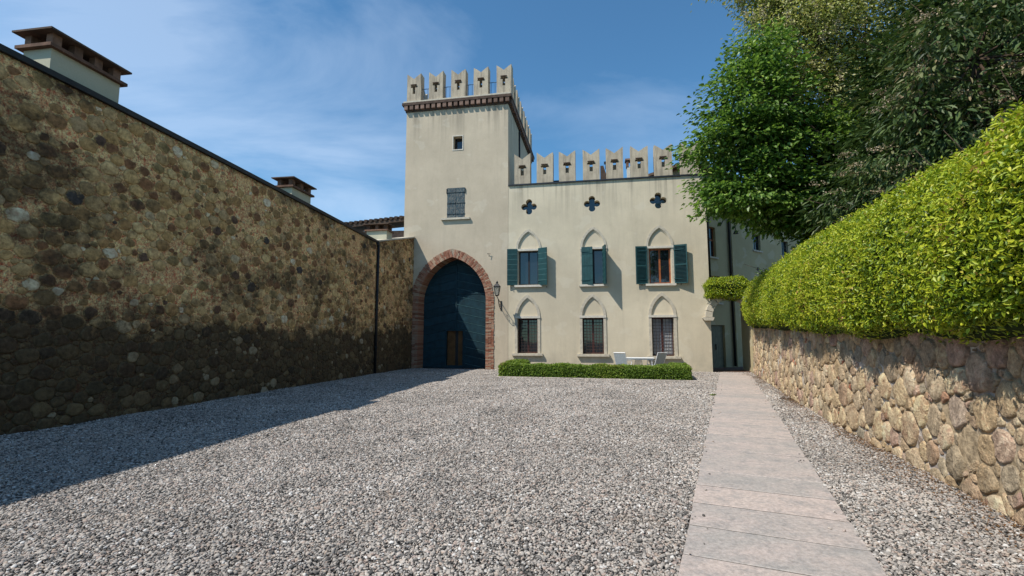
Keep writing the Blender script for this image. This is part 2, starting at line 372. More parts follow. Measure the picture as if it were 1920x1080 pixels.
def np_mesh(name, V, F, mat, tint=None, parent=None, smooth=False, kind=None):
    me = bpy.data.meshes.new(name); nv, nf, k = len(V), len(F), F.shape[1]
    me.vertices.add(nv); me.vertices.foreach_set('co', np.asarray(V, np.float32).ravel())
    me.loops.add(nf*k); me.loops.foreach_set('vertex_index', F.astype(np.int32).ravel())
    me.polygons.add(nf); me.polygons.foreach_set('loop_start', np.arange(0, nf*k, k, dtype=np.int32))
    me.update(calc_edges=True)
    if tint is not None:
        a = me.attributes.new('tint', 'FLOAT', 'POINT'); a.data.foreach_set('value', np.asarray(tint, np.float32))
    me.polygons.foreach_set('use_smooth', np.full(nf, smooth))
    me.materials.append(mat); o = bpy.data.objects.new(name, me); link(o, parent); return tag(o, kind=kind)

def unit(a): return a/np.maximum(np.linalg.norm(a, axis=1, keepdims=True), 1e-9)
def leaves(name, P, axis, nrm, L, W, mat, tint, parent=None, kind='stuff', fold=.25):
    """one six-cornered leaf, folded along its midrib, per point"""
    n = len(P); axis = unit(axis); side = unit(np.cross(axis, nrm)); up = np.cross(side, axis)
    L = np.broadcast_to(np.asarray(L), (n,))[:, None]; W = np.broadcast_to(np.asarray(W), (n,))[:, None]
    prof = [(0, 0, 0), (.35, .5, fold), (.75, .32, fold*.5), (1, 0, -.12), (.75, -.32, fold*.5), (.35, -.5, fold)]
    V = np.stack([P + axis*L*a + side*W*b + up*W*c for a, b, c in prof], 1).reshape(-1, 3)
    i = np.arange(n)[:, None]*6
    F = np.concatenate([i+np.array([[0, 1, 2, 3]]), i+np.array([[0, 3, 4, 5]])], 0)
    return np_mesh(name, V, F, mat, np.repeat(tint, 6), parent, False, kind)

def arch_pts(cx, a, z0, h, n=10, flip=False):
    """pointed arch from right springing over the apex to the left springing"""
    r = (a*a + h*h)/(2*a); c = a - r; th = math.atan2(h, -c)if c < 0 else math.atan2(h, -c)
    th = math.acos(max(-1, min(1, (0 - c)/r)))
    right = [(cx + c + r*math.cos(th*k/n), z0 + r*math.sin(th*k/n)) for k in range(n+1)]
    left = [(2*cx - x, z) for x, z in reversed(right[:-1])]
    return right + left
def arch_open(cx, a, zb, z0, h, n=10):
    return [(cx-a, zb), (cx+a, zb)] + arch_pts(cx, a, z0, h, n)
def arch_ring(cx, a, w, zb, z0, h, n=10, hw=None):
    """jambs and pointed head of a moulding of width w outside the opening"""
    out = [(cx+a+w, zb)] + arch_pts(cx, a+w, z0, h+(hw or w*1.25), n) + [(cx-a-w, zb)]
    inn = [(cx-a, zb)] + list(reversed(arch_pts(cx, a, z0, h, n))) + [(cx+a, zb)]
    return out + inn

# ---------------------------------------------------------------- the ground
g = MB(); g.add([(-400, -200, 0), (400, -200, 0), (400, 900, 0), (-400, 900, 0)], [(0, 1, 2, 3)])
ground = g.build('ground', M['gravel_bed']); tag(ground, kind='structure')

# left wall base line, right wall base line
LW0 = Vector((-8.35, 8.04, 0)); LWd = Vector((2.11, 13.86, 0)).normalized()
LA = Vector((-6.24, 21.9, 0)); LB = Vector((-5.352, 25.818, 0))
RWP = [(2.35, -1.2), (3.62, 2.2), (4.36, 4.25), (4.97, 5.95), (6.12, 9.5), (7.62, 13.4), (9.28, 17.7), (10.98, 22.1)]
RWseg = []
s0 = 0
for a, b in zip(RWP, RWP[1:]):
    a = Vector((*a, 0)); b = Vector((*b, 0)); l = (b-a).length; RWseg.append((s0, s0+l, a, b)); s0 += l
RWLEN = s0
RWpts = np.array(RWP); RWs = np.concatenate([[0], np.cumsum(np.linalg.norm(np.diff(RWpts, axis=0), axis=1))])
def rw(s):                                  # position on the right wall's foot and its normal towards the path
    s = np.asarray(s, float)
    x = np.interp(s, RWs, RWpts[:, 0]); y = np.interp(s, RWs, RWpts[:, 1])
    x2 = np.interp(s+.4, RWs, RWpts[:, 0]); y2 = np.interp(s+.4, RWs, RWpts[:, 1]); x1 = np.interp(s-.4, RWs, RWpts[:, 0]); y1 = np.interp(s-.4, RWs, RWpts[:, 1])
    d = np.stack([x2-x1, y2-y1], -1); d /= np.linalg.norm(d, axis=-1, keepdims=True)
    return np.stack([x, y], -1), np.stack([-d[..., 1], d[..., 0]], -1)
def rw_top(s): return np.interp(s, [0, 6, 9, 13, 18, RWLEN], [1.72, 1.70, 1.72, 1.86, 2.02, 2.20])

# path of slabs
PA = Vector((1.825, 3.44, 0)); PB = Vector((10.04, 21.9, 0)); pd = (PB-PA).normalized(); pang = math.atan2(-pd.x, pd.y)
path = empty('path', tuple(PA), pang, kind='structure')
pl = 7.5
MB().box(-.625, .625, -4.5, 20.9, .002, .029).build('path_bed', M['joint_bed'], path)
slab_len = .615
base = None; y = -4.3; k = 0
rs = random.Random(3)
while y < 20.6:
    L = slab_len
    mb = MB(); mb.box(-.635, .635, .010, L-.010, .0, .034)
    o = mb.build('paving_slab', M['slab'], path, bevel=.006) if base is None else bpy.data.objects.new('paving_slab', base)
    if base is None: base = o.data
    else: link(o, path)
    o.location = (rs.uniform(-.006, .006), y, rs.uniform(-.003, .003)); o.rotation_euler = (rs.uniform(-.002, .002), rs.uniform(-.002, .002), rs.uniform(-.003, .003))
    y += L; k += 1

# gravel: pebbles scattered by geometry nodes over the court
def in_court(X, Y):
    lx = np.where(Y < 21.9, LW0.x + (Y-LW0.y)*LWd.x/LWd.y, LA.x+(Y-21.9)*.227)
    rxp = np.interp(Y, RWpts[:, 1], RWpts[:, 0])
    facade = (X-O.x)*D.x + (Y-O.y)*D.y < -.02
    lp = (X-PA.x)*math.cos(pang) + (Y-PA.y)*math.sin(pang)
    lq = -(X-PA.x)*math.sin(pang) + (Y-PA.y)*math.cos(pang)
    on = (np.abs(lp) < .63 + .012*np.sin(Y*9)) & (lq < 21)
    return (X > lx+.02) & (X < rxp-.02) & facade & ~on
def scatter(x0, x1, y0, y1, step):
    xs = np.arange(x0, x1, step); ys = np.arange(y0, y1, step); X, Y = np.meshgrid(xs, ys)
    X = (X + rng.uniform(-.5, .5, X.shape)*step*1.1).ravel(); Y = (Y + rng.uniform(-.5, .5, Y.shape)*step*1.1).ravel()
    k = in_court(X, Y); return X[k], Y[k]
parts = [scatter(-9, 5.5, 1.2, 7.5, .0172), scatter(-9, 7, 7.5, 13, .0225), scatter(-9, 12, 13, 26, .0275)]
# leave out what is far outside any sensible view of the near strip
PX = np.concatenate([p[0] for p in parts]); PY = np.concatenate([p[1] for p in parts]); npb = len(PX)
zone = np.concatenate([np.full(len(p[0]), v) for p, v in zip(parts, (1., 1.25, 1.5))])
vis = np.abs(PX) < PY*1.3+1.6
PX, PY, zone = PX[vis], PY[vis], zone[vis]
sq = rng.uniform(-3, 20, 150); sp_ = np.sign(rng.uniform(-1, 1, 150))*(.63-np.abs(rng.normal(0, .10, 150)))
PX = np.concatenate([PX, PA.x+pd.x*sq+pd.y*sp_]); PY = np.concatenate([PY, PA.y+pd.y*sq-pd.x*sp_]); zone = np.concatenate([zone, np.full(150, .95)]); npb = len(PX)
me = bpy.data.meshes.new('gravel'); me.vertices.add(npb)
PZ = .004 + rng.uniform(0, .012, npb) + .010*np.sin(PX*2.1+PY*.7)*np.cos(PY*1.7)+.006*np.sin(PX*5.3-PY*3.1)+.010
PZ[-150:] = .040
me.vertices.foreach_set('co', np.stack([PX, PY, PZ], 1).astype(np.float32).ravel())
sz = rng.gamma(6, 1/6, npb).clip(.45, 1.9)*.0099*zone
sc = np.stack([sz*rng.uniform(.9, 1.35, npb), sz*rng.uniform(.7, 1.0, npb), sz*rng.uniform(.45, .8, npb)], 1)
rt = np.stack([rng.normal(0, .35, npb), rng.normal(0, .35, npb), rng.uniform(0, 6.28, npb)], 1)
patch = np.array([noise.noise((x*.5, y*.5, 0)) for x, y in zip(PX[::60], PY[::60])])
tn = rng.uniform(0, 1, npb)
for nm, ty, arr in (('sc', 'FLOAT_VECTOR', sc), ('rt', 'FLOAT_VECTOR', rt), ('tint', 'FLOAT', tn)):
    a = me.attributes.new(nm, ty, 'POINT'); a.data.foreach_set('vector' if 'V' in ty and ty != 'FLOAT' else 'value', arr.astype(np.float32).ravel())
me.materials.append(M['pebble'])
gravel = bpy.data.objects.new('gravel', me); link(gravel); tag(gravel, 'loose grey and pinkish pebble gravel covering the whole courtyard', 'gravel', kind='stuff')
gn = bpy.data.node_groups.new('gravel_nodes', 'GeometryNodeTree')
gn.interface.new_socket('Geometry', in_out='INPUT', socket_type='NodeSocketGeometry'); gn.interface.new_socket('Geometry', in_out='OUTPUT', socket_type='NodeSocketGeometry')
gi = gn.nodes.new('NodeGroupInput'); go = gn.nodes.new('NodeGroupOutput')
ico = gn.nodes.new('GeometryNodeMeshIcoSphere'); ico.inputs['Radius'].default_value = 1; ico.inputs['Subdivisions'].default_value = 2
sp = gn.nodes.new('GeometryNodeSetPosition'); nz = gn.nodes.new('ShaderNodeTexNoise'); nz.inputs['Scale'].default_value = .9; nz.inputs['Detail'].default_value = 1
sub = gn.nodes.new('ShaderNodeVectorMath'); sub.operation = 'SUBTRACT'; sub.inputs[1].default_value = (.5, .5, .5)
scl = gn.nodes.new('ShaderNodeVectorMath'); scl.operation = 'SCALE'; scl.inputs['Scale'].default_value = .9
gn.links.new(nz.outputs['Color'], sub.inputs[0]); gn.links.new(sub.outputs[0], scl.inputs[0]); gn.links.new(scl.outputs[0], sp.inputs['Offset'])
gn.links.new(ico.outputs['Mesh'], sp.inputs['Geometry'])
ss = gn.nodes.new('GeometryNodeSetShadeSmooth'); gn.links.new(sp.outputs[0], ss.inputs[0])
sm = gn.nodes.new('GeometryNodeSetMaterial'); sm.inputs['Material'].default_value = M['pebble']; gn.links.new(ss.outputs[0], sm.inputs[0])
m2p = gn.nodes.new('GeometryNodeMeshToPoints'); gn.links.new(gi.outputs[0], m2p.inputs[0])
iop = gn.nodes.new('GeometryNodeInstanceOnPoints'); gn.links.new(m2p.outputs[0], iop.inputs['Points']); gn.links.new(sm.outputs[0], iop.inputs['Instance'])
for nm, sock in (('sc', 'Scale'), ('rt', 'Rotation')):
    na = gn.nodes.new('GeometryNodeInputNamedAttribute'); na.data_type = 'FLOAT_VECTOR'; na.inputs['Name'].default_value = nm
    gn.links.new(na.outputs[0], iop.inputs[sock])
gn.links.new(iop.outputs[0], go.inputs[0])
md = gravel.modifiers.new('gravel', 'NODES'); md.node_group = gn

# raised soil behind the retaining wall
bank = MB()
ss_ = np.linspace(0, RWLEN, 30); bp, bn = rw(ss_)
top = []; far = []
for (x, y), (nx, ny), s in zip(bp, bn, ss_):
    top.append((x-nx*.3, y-ny*.3, float(rw_top(s))-.12)); far.append((x-nx*26+4, y-ny*26, float(rw_top(s))+.9))
n_ = len(top); bank.add(top+far+[(x, y, -.1) for x, y, z in top]+[(x, y, -.1) for x, y, z in far],
    [(i, i+1, n_+i+1, n_+i) for i in range(n_-1)] + [(i, 2*n_+i, 2*n_+i+1, i+1) for i in range(n_-1)] + [(n_-1, 2*n_-1, 4*n_-1, 3*n_-1)])
tag(bank.build('earth_bank', M['soil']), kind='structure')

# ---------------------------------------------------------------- stone walls
def power_cells(W, H, rlo, rhi, seed, aniso=1.3, size_fn=None, sep=.93):
    rr = random.Random(seed); W2 = W/aniso
    pts = []; cell = rhi*2; grid = {}
    tries = int(W2*H/(math.pi*((rlo+rhi)/2)**2)*9)
    for k in range(tries):
        frac = k/tries
        r = rhi - (rhi-rlo)*min(1, frac*1.5) if frac < .66 else rlo*rr.uniform(.8, 1.1)
        r *= rr.uniform(.8, 1.15)
        x = rr.uniform(-r, W2+r); y = rr.uniform(-r, H+r)
        if size_fn: r *= size_fn(x*aniso, y)
        gx, gy = int(x//cell), int(y//cell); ok = True
        for i in (-1, 0, 1):
            for j in (-1, 0, 1):
                for q in grid.get((gx+i, gy+j), ()):
                    if (q[0]-x)**2 + (q[1]-y)**2 < ((q[2]+r)*sep)**2: ok = False; break
                if not ok: break
            if not ok: break
        if ok: p = (x, y, r); grid.setdefault((gx, gy), []).append(p); pts.append(p)
    out = []
    for p in pts:
        gx, gy = int(p[0]//cell), int(p[1]//cell); nb = []
        for i in (-2, -1, 0, 1, 2):
            for j in (-2, -1, 0, 1, 2):
                nb += grid.get((gx+i, gy+j), ())
        nb = sorted([q for q in nb if q is not p], key=lambda q: (q[0]-p[0])**2 + (q[1]-p[1])**2)[:22]
        R_ = p[2]*1.9; planes = []
        for q in nb:
            dx, dy = q[0]-p[0], q[1]-p[1]; d = math.hypot(dx, dy); t = (d*d + p[2]**2 - q[2]**2)/(2*d)
            planes.append((dx/d, dy/d, t))
        out.append((p[0], p[1], p[2], planes, R_))
    return out, aniso
NS = 16
def stones(W, H, rlo, rhi, seed, aniso, gap, roundness, present, height, mapf, topf, size_fn=None, zmin=.0, sep=.93, rough=0.0):
    """list of (area key, verts, faces, tint)"""
    cells, an = power_cells(W, H, rlo, rhi, seed, aniso, size_fn, sep); rr = random.Random(seed+1); res = []
    ang = [2*math.pi*k/NS for k in range(NS)]; ca = [math.cos(a) for a in ang]; sa = [math.sin(a) for a in ang]
    for (x, y, r, planes, Rm) in cells:
        if rr.random() > present(x*an, y): continue
        rad = []
        for k in range(NS):
            m = Rm
            for (a, b, t) in planes:
                q = ca[k]*a + sa[k]*b
                if q > 1e-3: m = min(m, t/q)
            rad.append(m)
        mean = min(sum(rad)/NS, r*1.35)
        rad = [min(q, mean*(1.5 if roundness > .2 else 1.9)) for q in rad]
        rad = [max(.015, (q*(1-roundness) + min(q, mean)*roundness) - gap) for q in rad]
        kk_ = 3 if roundness > .2 else 9
        rad = [(rad[k-1]+kk_*rad[k]+rad[(k+1) % NS])/(kk_+2)*(1+rr.uniform(-.05, .05)*(2.2 if roundness > .2 else 1)) for k in range(NS)]
        hh = height(r)*rr.uniform(.7, 1.25); tx, ty = rr.uniform(-.3, .3), rr.uniform(-.3, .3)
        vs = []; bx = x*an; tp = topf(bx)
        if y - r*.3 > tp or bx < 0 or bx > W: continue
        for fr, fh in (((1.0, -.35), (.95, .5), (.80, .90), (.42, 1.0)) if rough == 0 else ((1.0, -.3), (.96, .66), (.82, .92), (.42, 1.0))):
            for k in range(NS):
                px = bx + ca[k]*rad[k]*fr*an; py = y + sa[k]*rad[k]*fr
                py = max(zmin, min(tp-.005, py)); px = max(0, min(W, px))
                h = hh*(fh + (tx*ca[k]+ty*sa[k])*fr*.6*(fh > 0) + (rr.uniform(-.13-rough, .13+rough) if fh > 0 else 0))
                vs.append(mapf(px, py, h))
        vs.append(mapf(min(W, max(0, bx)), min(tp-.005, y), hh*1.03))
        assert len(vs) == 4*NS+1
        fs = []
        for q in range(3):
            for k in range(NS): k2 = (k+1) % NS; fs.append((q*NS+k, q*NS+k2, (q+1)*NS+k2, (q+1)*NS+k))
        for k in range(NS): fs.append((3*NS+k, 3*NS+(k+1) % NS, 4*NS))
        c = Vector(mapf(bx, y, 0)); dist = (c - Vector((0, 0, 1.6))).length; ahead = c.y > 1.5 and abs(c.x) < c.y*1.15+.2
        tt = rr.random(); tt = tt*.93 if (rough > 0 and r > .10) else tt
        res.append(((r/dist) if ahead else 0, vs, fs, tt))
    return sorted(res, key=lambda q: -q[0])
def place_stones(res, parent, mat, off, limit=295):
    o3 = Vector(off); RIM = [0.]*NS + [.3]*NS + [.7]*NS + [1.]*(NS+1)
    def fin(me, k):
        a = me.attributes.new('rim', 'FLOAT', 'POINT'); a.data.foreach_set('value', RIM*k)
    for key, vs, fs, t in res[:limit]:
        mb = MB(); mb.add([Vector(v)-o3 for v in vs], fs, t)
        me = bpy.data.meshes.new('stone'); me.from_pydata(mb.v, [], mb.f)
        a = me.attributes.new('tint', 'FLOAT', 'POINT'); a.data.foreach_set('value', mb.t)
        me.polygons.foreach_set('use_smooth', [True]*len(me.polygons)); me.materials.append(mat); fin(me, 1)
        link(bpy.data.objects.new('stone', me), parent)
    mb = MB()
    for key, vs, fs, t in res[limit:]: mb.add([Vector(v)-o3 for v in vs], fs, t)
    me = bpy.data.meshes.new('small_stones'); me.from_pydata(mb.v, [], mb.f)
    a = me.attributes.new('tint', 'FLOAT', 'POINT'); a.data.foreach_set('value', mb.t)
    me.polygons.foreach_set('use_smooth', [True]*len(me.polygons)); me.materials.append(mat)
    fin(me, len(res[limit:]))
    o = bpy.data.objects.new('small_stones', me); link(o, parent); tag(o, kind='stuff')

def wall_body(name, W, mapf, topf, thick, mat, parent, off, nx, nz, amp, seed, cap_extra=0):
    V = []; F = []; sx = np.linspace(0, W, nx+1)
    for i, s in enumerate(sx):
        t = topf(float(s))
        for j in range(nz+1):
            z = t*j/nz - (.05 if j == 0 else 0)
            h = amp*(noise.noise((s*1.3+seed, z*1.3, 0)) + .6*noise.noise((s*4+seed, z*4, 3)) + .4*noise.noise((s*11, z*11, 5)))
            if j == nz: h = 0
            V.append(Vector(mapf(float(s), z, h)) - Vector(off))
    for i in range(nx):
        for j in range(nz):
            a = i*(nz+1)+j; F.append((a, a+nz+1, a+nz+2, a+1))
    b = len(V)
    for s in sx:
        t = topf(float(s)); V.append(Vector(mapf(float(s), t, -thick))-Vector(off)); V.append(Vector(mapf(float(s), -.05, -thick))-Vector(off))
    for i in range(nx):
        F.append((i*(nz+1)+nz, (i+1)*(nz+1)+nz, b+2*(i+1), b+2*i)); F.append((b+2*i, b+2*(i+1), b+2*(i+1)+1, b+2*i+1))
    F.append(tuple(range(0, nz+1)) + (b, b+1)); F.append(tuple(nx*(nz+1)+j for j in range(nz, -1, -1)) + (b+2*nx+1, b+2*nx))
    me = bpy.data.meshes.new(name); me.from_pydata(V, [], F); me.polygons.foreach_set('use_smooth', [True]*len(F)); me.materials.append(mat)
    for p in list(me.polygons)[nx*nz:]: p.use_smooth = False
    o = bpy.data.objects.new(name, me); return link(o, parent)

# left wall, long stretch (starts well behind the camera)
S0 = -14.5; LWs = LW0 + LWd*S0; LWL = (LA-LWs).length
LWn = Vector((LWd.y, -LWd.x, 0))
def lmap(s, z, h): return tuple(LWs + LWd*s + LWn*h + Vector((0, 0, z)))
def ltop(s):
    q = s + S0; return 6.30 if q < 0 else 6.30 - (.30)*(q/13.9)**1.3 if q > 0 else 6.30
left = empty('cobble_wall', tuple(LWs), 0, 'tall shaded wall of cobbles in ochre mortar with a black damp lower half', 'wall')
wall_body('mortar', LWL, lmap, ltop, .6, M['wall_mortar'], left, LWs, 300, 60, .018, 3)
def lpresent(x, y):
    q = noise.noise((x*.35, y*.5, 9)); return .82 + .45*q + (.2 if y < 2.3 else 0) - (.55*min(1, max(0, (x-14)/6))*min(1, max(0, (y-2.6)/.8)))
res = stones(LWL-9.5, 6.25, .036, .135, 11, 1.3, .003, .3, lpresent, lambda r: .010+r*.11, lambda s, z, h: lmap(s+9.5, z, h), lambda s: ltop(s+9.5)-.04)
place_stones(res, left, M['wall_cobble'], LWs)
fl = MB()
for i in range(30):
    a, b = LWL*i/30, LWL*(i+1)/30
    vs = []
    for s in (a, b):
        t = ltop(s)
        for h, z in ((-.65, t+.005), (.07, t+.005), (.09, t+.10), (-.65, t+.16)): vs.append(Vector(lmap(s, z, h))-LWs)
    fl.add(vs, [(0, 1, 5, 4), (1, 2, 6, 5), (2, 3, 7, 6), (3, 0, 4, 7)] + ([(3, 2, 1, 0)] if i == 0 else []) + ([(4, 5, 6, 7)] if i == 29 else []))
fl.build('roof_edge', M['lead'], left)
# short stretch turning to the tower
W2d = (LB-LA).normalized(); W2n = Vector((W2d.y, -W2d.x, 0)); W2L = (LB-LA).length - .02
def w2map(s, z, h): return tuple(LA + W2d*s + W2n*h + Vector((0, 0, z)))
def w2top(s): return 6.05 + 1.02*s/W2L
left2 = empty('cobble_wall', tuple(LA), 0, 'short cobble wall stretch between the black downpipe and the gate arch, pale coping on top', 'wall')
wall_body('mortar', W2L, w2map, w2top, .55, M['wall_mortar'], left2, LA, 50, 60, .018, 8)
res = stones(W2L, 7.1, .036, .12, 21, 1.2, .003, .3, lambda x, y: .75, lambda r: .008+r*.085, w2map, lambda s: w2top(s)-.04)
place_stones(res, left2, M['wall_cobble'], LA, 120)
cp = MB(); vs = []
for s in (-.05, W2L-.01):
    t = w2top(max(0, s))
    for h, z in ((-.6, t+.004), (.06, t+.004), (.06, t+.075), (-.6, t+.09)): vs.append(Vector(w2map(s, z, h))-LA)
cp.add(vs, [(0, 1, 5, 4), (1, 2, 6, 5), (2, 3, 7, 6), (3, 0, 4, 7), (3, 2, 1, 0), (4, 5, 6, 7)]); cp.build('coping', M['stone_trim'], left2)
dp = empty('downpipe', tuple(LA + W2n*.07), 0, 'black downpipe in the corner between the long and the short cobble wall', 'drainpipe')
mb = MB(); mb.tube([(0, 0, .05), (0, 0, 5.9)], .06, 10); mb.tube([(0, 0, 5.85), (-.05, -.02, 6.02)], [.06, .10], 10); mb.build('pipe', M['dark_iron'], dp, smooth=True)
for z in (1.2, 2.9, 4.6): MB().tube([(0, 0, z), (0, 0, z+.05)], .075, 10).build('clamp', M['dark_iron'], dp)

# right retaining wall
def rmap(s, z, h):
    p, nn = rw(s); lean = -.05*z
    return (p[0]+nn[0]*(h+lean), p[1]+nn[1]*(h+lean), z)
right = empty('fieldstone_wall', (*RWP[0], 0), 0, 'low retaining wall of big tan and pink fieldstones under the yellow-green hedge', 'wall')
ro = Vector((*RWP[0], 0))
wall_body('mortar', RWLEN, rmap, lambda s: float(rw_top(s)), .35, M['field_mortar'], right, ro, 240, 18, .02, 5)
res = stones(RWLEN, 2.3, .052, .215, 31, .98, .011, .0, lambda x, y: .96, lambda r: .018+r*.10, rmap, lambda s: float(rw_top(s))-.01, zmin=.01, sep=.74, rough=.17)
place_stones(res, right, M['field_stone'], ro)
print('STONES right', len(res), 'pebbles', npb)

# ---------------------------------------------------------------- hedge leaves on surfaces
def surf_leaves(name, Pf, area, dens, L, W, mat, parent, seed, tint_lo=.15, jitter=.05, seedn=None, down=.6, spread=.9):
    """Pf(u,v) -> position, normal arrays"""
    r = np.random.default_rng(seed); n = int(area*dens); u = r.random(n); v = r.random(n)
    P, N, keep = Pf(u, v, r); P, N = P[keep], N[keep]; n = len(P)
    P = P + N*(r.normal(0, jitter, n)-jitter*.6)[:, None]
    t = unit(r.normal(0, 1, (n, 3))); t = unit(t - N*np.sum(t*N, 1, keepdims=True))
    axis = t*.75 + N*r.uniform(.1, .8, n)[:, None] + np.array([0, 0, -down])*r.uniform(.2, 1, n)[:, None]
    nr = N*1.0 + r.normal(0, spread*.5, (n, 3)) + np.array([0, 0, .5])
    ln = L*r.uniform(.65, 1.3, n) if np.isscalar(L) else L[keep]*r.uniform(.65, 1.3, n)
    tn_ = r.beta(2.2, 1.8, n) + .10*np.sin(P[:, 0]*1.7+P[:, 1]*1.1)*np.sin(P[:, 2]*2.3+P[:, 1]*.8) + .07*np.sin(P[:, 1]*5.1+P[:, 2]*4.3)
    return leaves(name, P, axis, nr, ln, ln*W, mat, tn_.clip(tint_lo, 1), parent)

# big hedge on the fieldstone wall
HP = np.array([(.10, .04), (-.20, .10), (-.34, .34), (-.38, .8), (-.30, 1.3), (-.02, 1.78), (.42, 2.04), (1.0, 2.22), (1.7, 2.30), (2.6, 2.15)])
HPl = np.concatenate([[0], np.cumsum(np.linalg.norm(np.diff(HP, axis=0), axis=1))]); HPl /= HPl[-1]
def hedge_pt(s, v, bulge=True):
    w = np.interp(v, HPl, HP[:, 0]); h = np.interp(v, HPl, HP[:, 1])
    e = np.clip((RWLEN+.35-s)/1.6, 0, 1); e = np.sqrt(1-(1-e)**2)             # rounded far end
    mid = 1.4; w = mid + (w-mid)*e; h = h*(.35+.65*e)
    hs = np.interp(s, [0, 6, 12, RWLEN], [.90, .93, .98, 1.0]); h = h*hs
    p, nn = rw(np.minimum(s, RWLEN)); ext = np.maximum(0, s-RWLEN)
    d = np.stack([nn[..., 1], -nn[..., 0]], -1)
    w = w + .045*np.sin(s*1.9+v*5) + .03*np.sin(s*4.3-v*11) + .02*np.sin(s*9.1+v*17)
    x = p[..., 0] - nn[..., 0]*w + d[..., 0]*ext; y = p[..., 1] - nn[..., 1]*w + d[..., 1]*ext
    z = rw_top(s) + h + .04*np.sin(s*2.7)
    return np.stack([x, y, z], -1)
def hedge_surf(s, v):
    P = hedge_pt(s, v); e = 1e-2
    a = hedge_pt(s+e, v)-P; b = hedge_pt(s, np.minimum(v+e, 1))-P
    N = np.cross(b, a); N = unit(N)
    nn = rw(np.minimum(s, RWLEN))[1]; out = np.concatenate([nn, np.full((len(nn), 1), .6)], 1)
    N *= np.sign(np.sum(N*out, 1, keepdims=True)+1e-9); return P, N
hedge = empty('big_hedge', (*RWP[3], 1.7), 0, 'huge clipped yellow-green hedge bulging over the fieldstone wall', 'hedge')
hoff = np.array([*RWP[3], 1.7])
sN, vN = 90, 26
V = []
for i in range(sN+1):
    s = np.full(vN+1, (RWLEN+.3)*i/sN); P, N = hedge_surf(s, np.linspace(0, 1, vN+1)); V.append(P - N*.13 - hoff)
V = np.concatenate(V); ii, jj = np.meshgrid(np.arange(sN), np.arange(vN), indexing='ij'); a = (ii*(vN+1)+jj).ravel()
core = np_mesh('inner_twigs', V, np.stack([a, a+vN+1, a+vN+2, a+1], 1), M['core'], None, hedge, True)
def hseg(s0, s1, v0=0, v1=1):
    def f(u, v, r):
        s = s0 + (s1-s0)*u; vv = v0 + (v1-v0)*v; P, N = hedge_surf(s, vv)
        return P - hoff, N, np.ones(len(s), bool)
    return f
arc = 5.2
for q, (a_, b_, dn, L_) in enumerate([(3.2, 6.4, 2900, .052), (6.4, 9.4, 2200, .054), (9.4, 13.5, 1400, .060), (13.5, 19, 900, .066), (19, RWLEN+.35, 750, .07), (0, 3.2, 500, .07)]):
    surf_leaves('foliage', hseg(a_, b_), (b_-a_)*arc, dn, L_, .46, M['leaf_hedge'], hedge, 50+q, .0, .045, down=.45)
# deeper ragged shoots breaking the outline
def shoots(name, Pts, N, k, L, mat, parent, seed, spread=.06, hi=1):
    r = np.random.default_rng(seed); n = len(Pts)
    P = np.repeat(Pts, k, 0) + np.repeat(N, k, 0)*np.tile(np.linspace(0, 1, k), n)[:, None]*spread*2.2 + r.normal(0, spread*.3, (n*k, 3))
    ax = np.repeat(N, k, 0)*.5 + r.normal(0, .7, (n*k, 3)); nr = r.normal(0, .6, (n*k, 3)) + [0, 0, .8]
    leaves(name, P, ax, nr, L*r.uniform(.6, 1.2, n*k), L*.42, mat, r.uniform(.55, hi, n*k), parent)
surf_leaves('foliage', hseg(3.2, 13, 0, .09), 9.8*.6, 3200, .055, .46, M['leaf_hedge'], hedge, 71, .0, .05, down=1.1)
rr_ = np.random.default_rng(5); s = 3.2+(RWLEN-3.2)*rr_.random(2600)**1.2; v = rr_.uniform(.12, .9, 2600)
P, N = hedge_surf(s, v); shoots('young_shoots', P-hoff, N, 8, .05, M['leaf_hedge'], hedge, 6, .05)

# ---------------------------------------------------------------- tower
def solid(mb, x0, x1, y0, y1, z0, z1): return mb.box(x0, x1, y0, y1, z0, z1)
TX0, TX1, TD = -15.75, -9.92, 9.0
tower = empty('castle_tower', fac(TX0, 0), -FA, 'tall beige square tower with swallowtail battlements and the big arched gate', 'tower')
def T(x): return x - TX0
GC = -12.965; GA = 1.885; GZ = 3.55; GH = 2.42
wallT = MB()
gate_hole = arch_open(T(GC), GA, .0, GZ, GH, 14)
outer = [(0, 0), (T(GC)-GA, 0)] + list(reversed(arch_pts(T(GC), GA, GZ, GH, 14))) + [(T(GC)+GA, 0), (T(TX1), 0), (T(TX1), 14.28), (0, 14.28)]
h1 = [(T(-13.0), 11.92), (T(-12.46), 11.92), (T(-12.46), 12.68), (T(-13.0), 12.68)]
h2 = [(T(-13.3), 8.10), (T(-12.3), 8.10), (T(-12.3), 9.74), (T(-13.3), 9.74)]
wallT.prism([outer, h1, h2], 0, .9)
W_ = T(TX1)
wallT.box(0, .5, .9, TD, 0, 14.28); wallT.box(W_-.5, W_, .9, TD, 0, 14.28); wallT.box(.5, W_-.5, TD-.5, TD, 0, 14.28)
wallT.build('wall', M['stucco_tower'], tower)
MB().box(.5, W_-.5, .9, TD-.5, 6.9, 7.0).box(.5, W_-.5, .9, TD-.5, 10.6, 10.7).build('floor_slab', M['dark_inside'], tower)
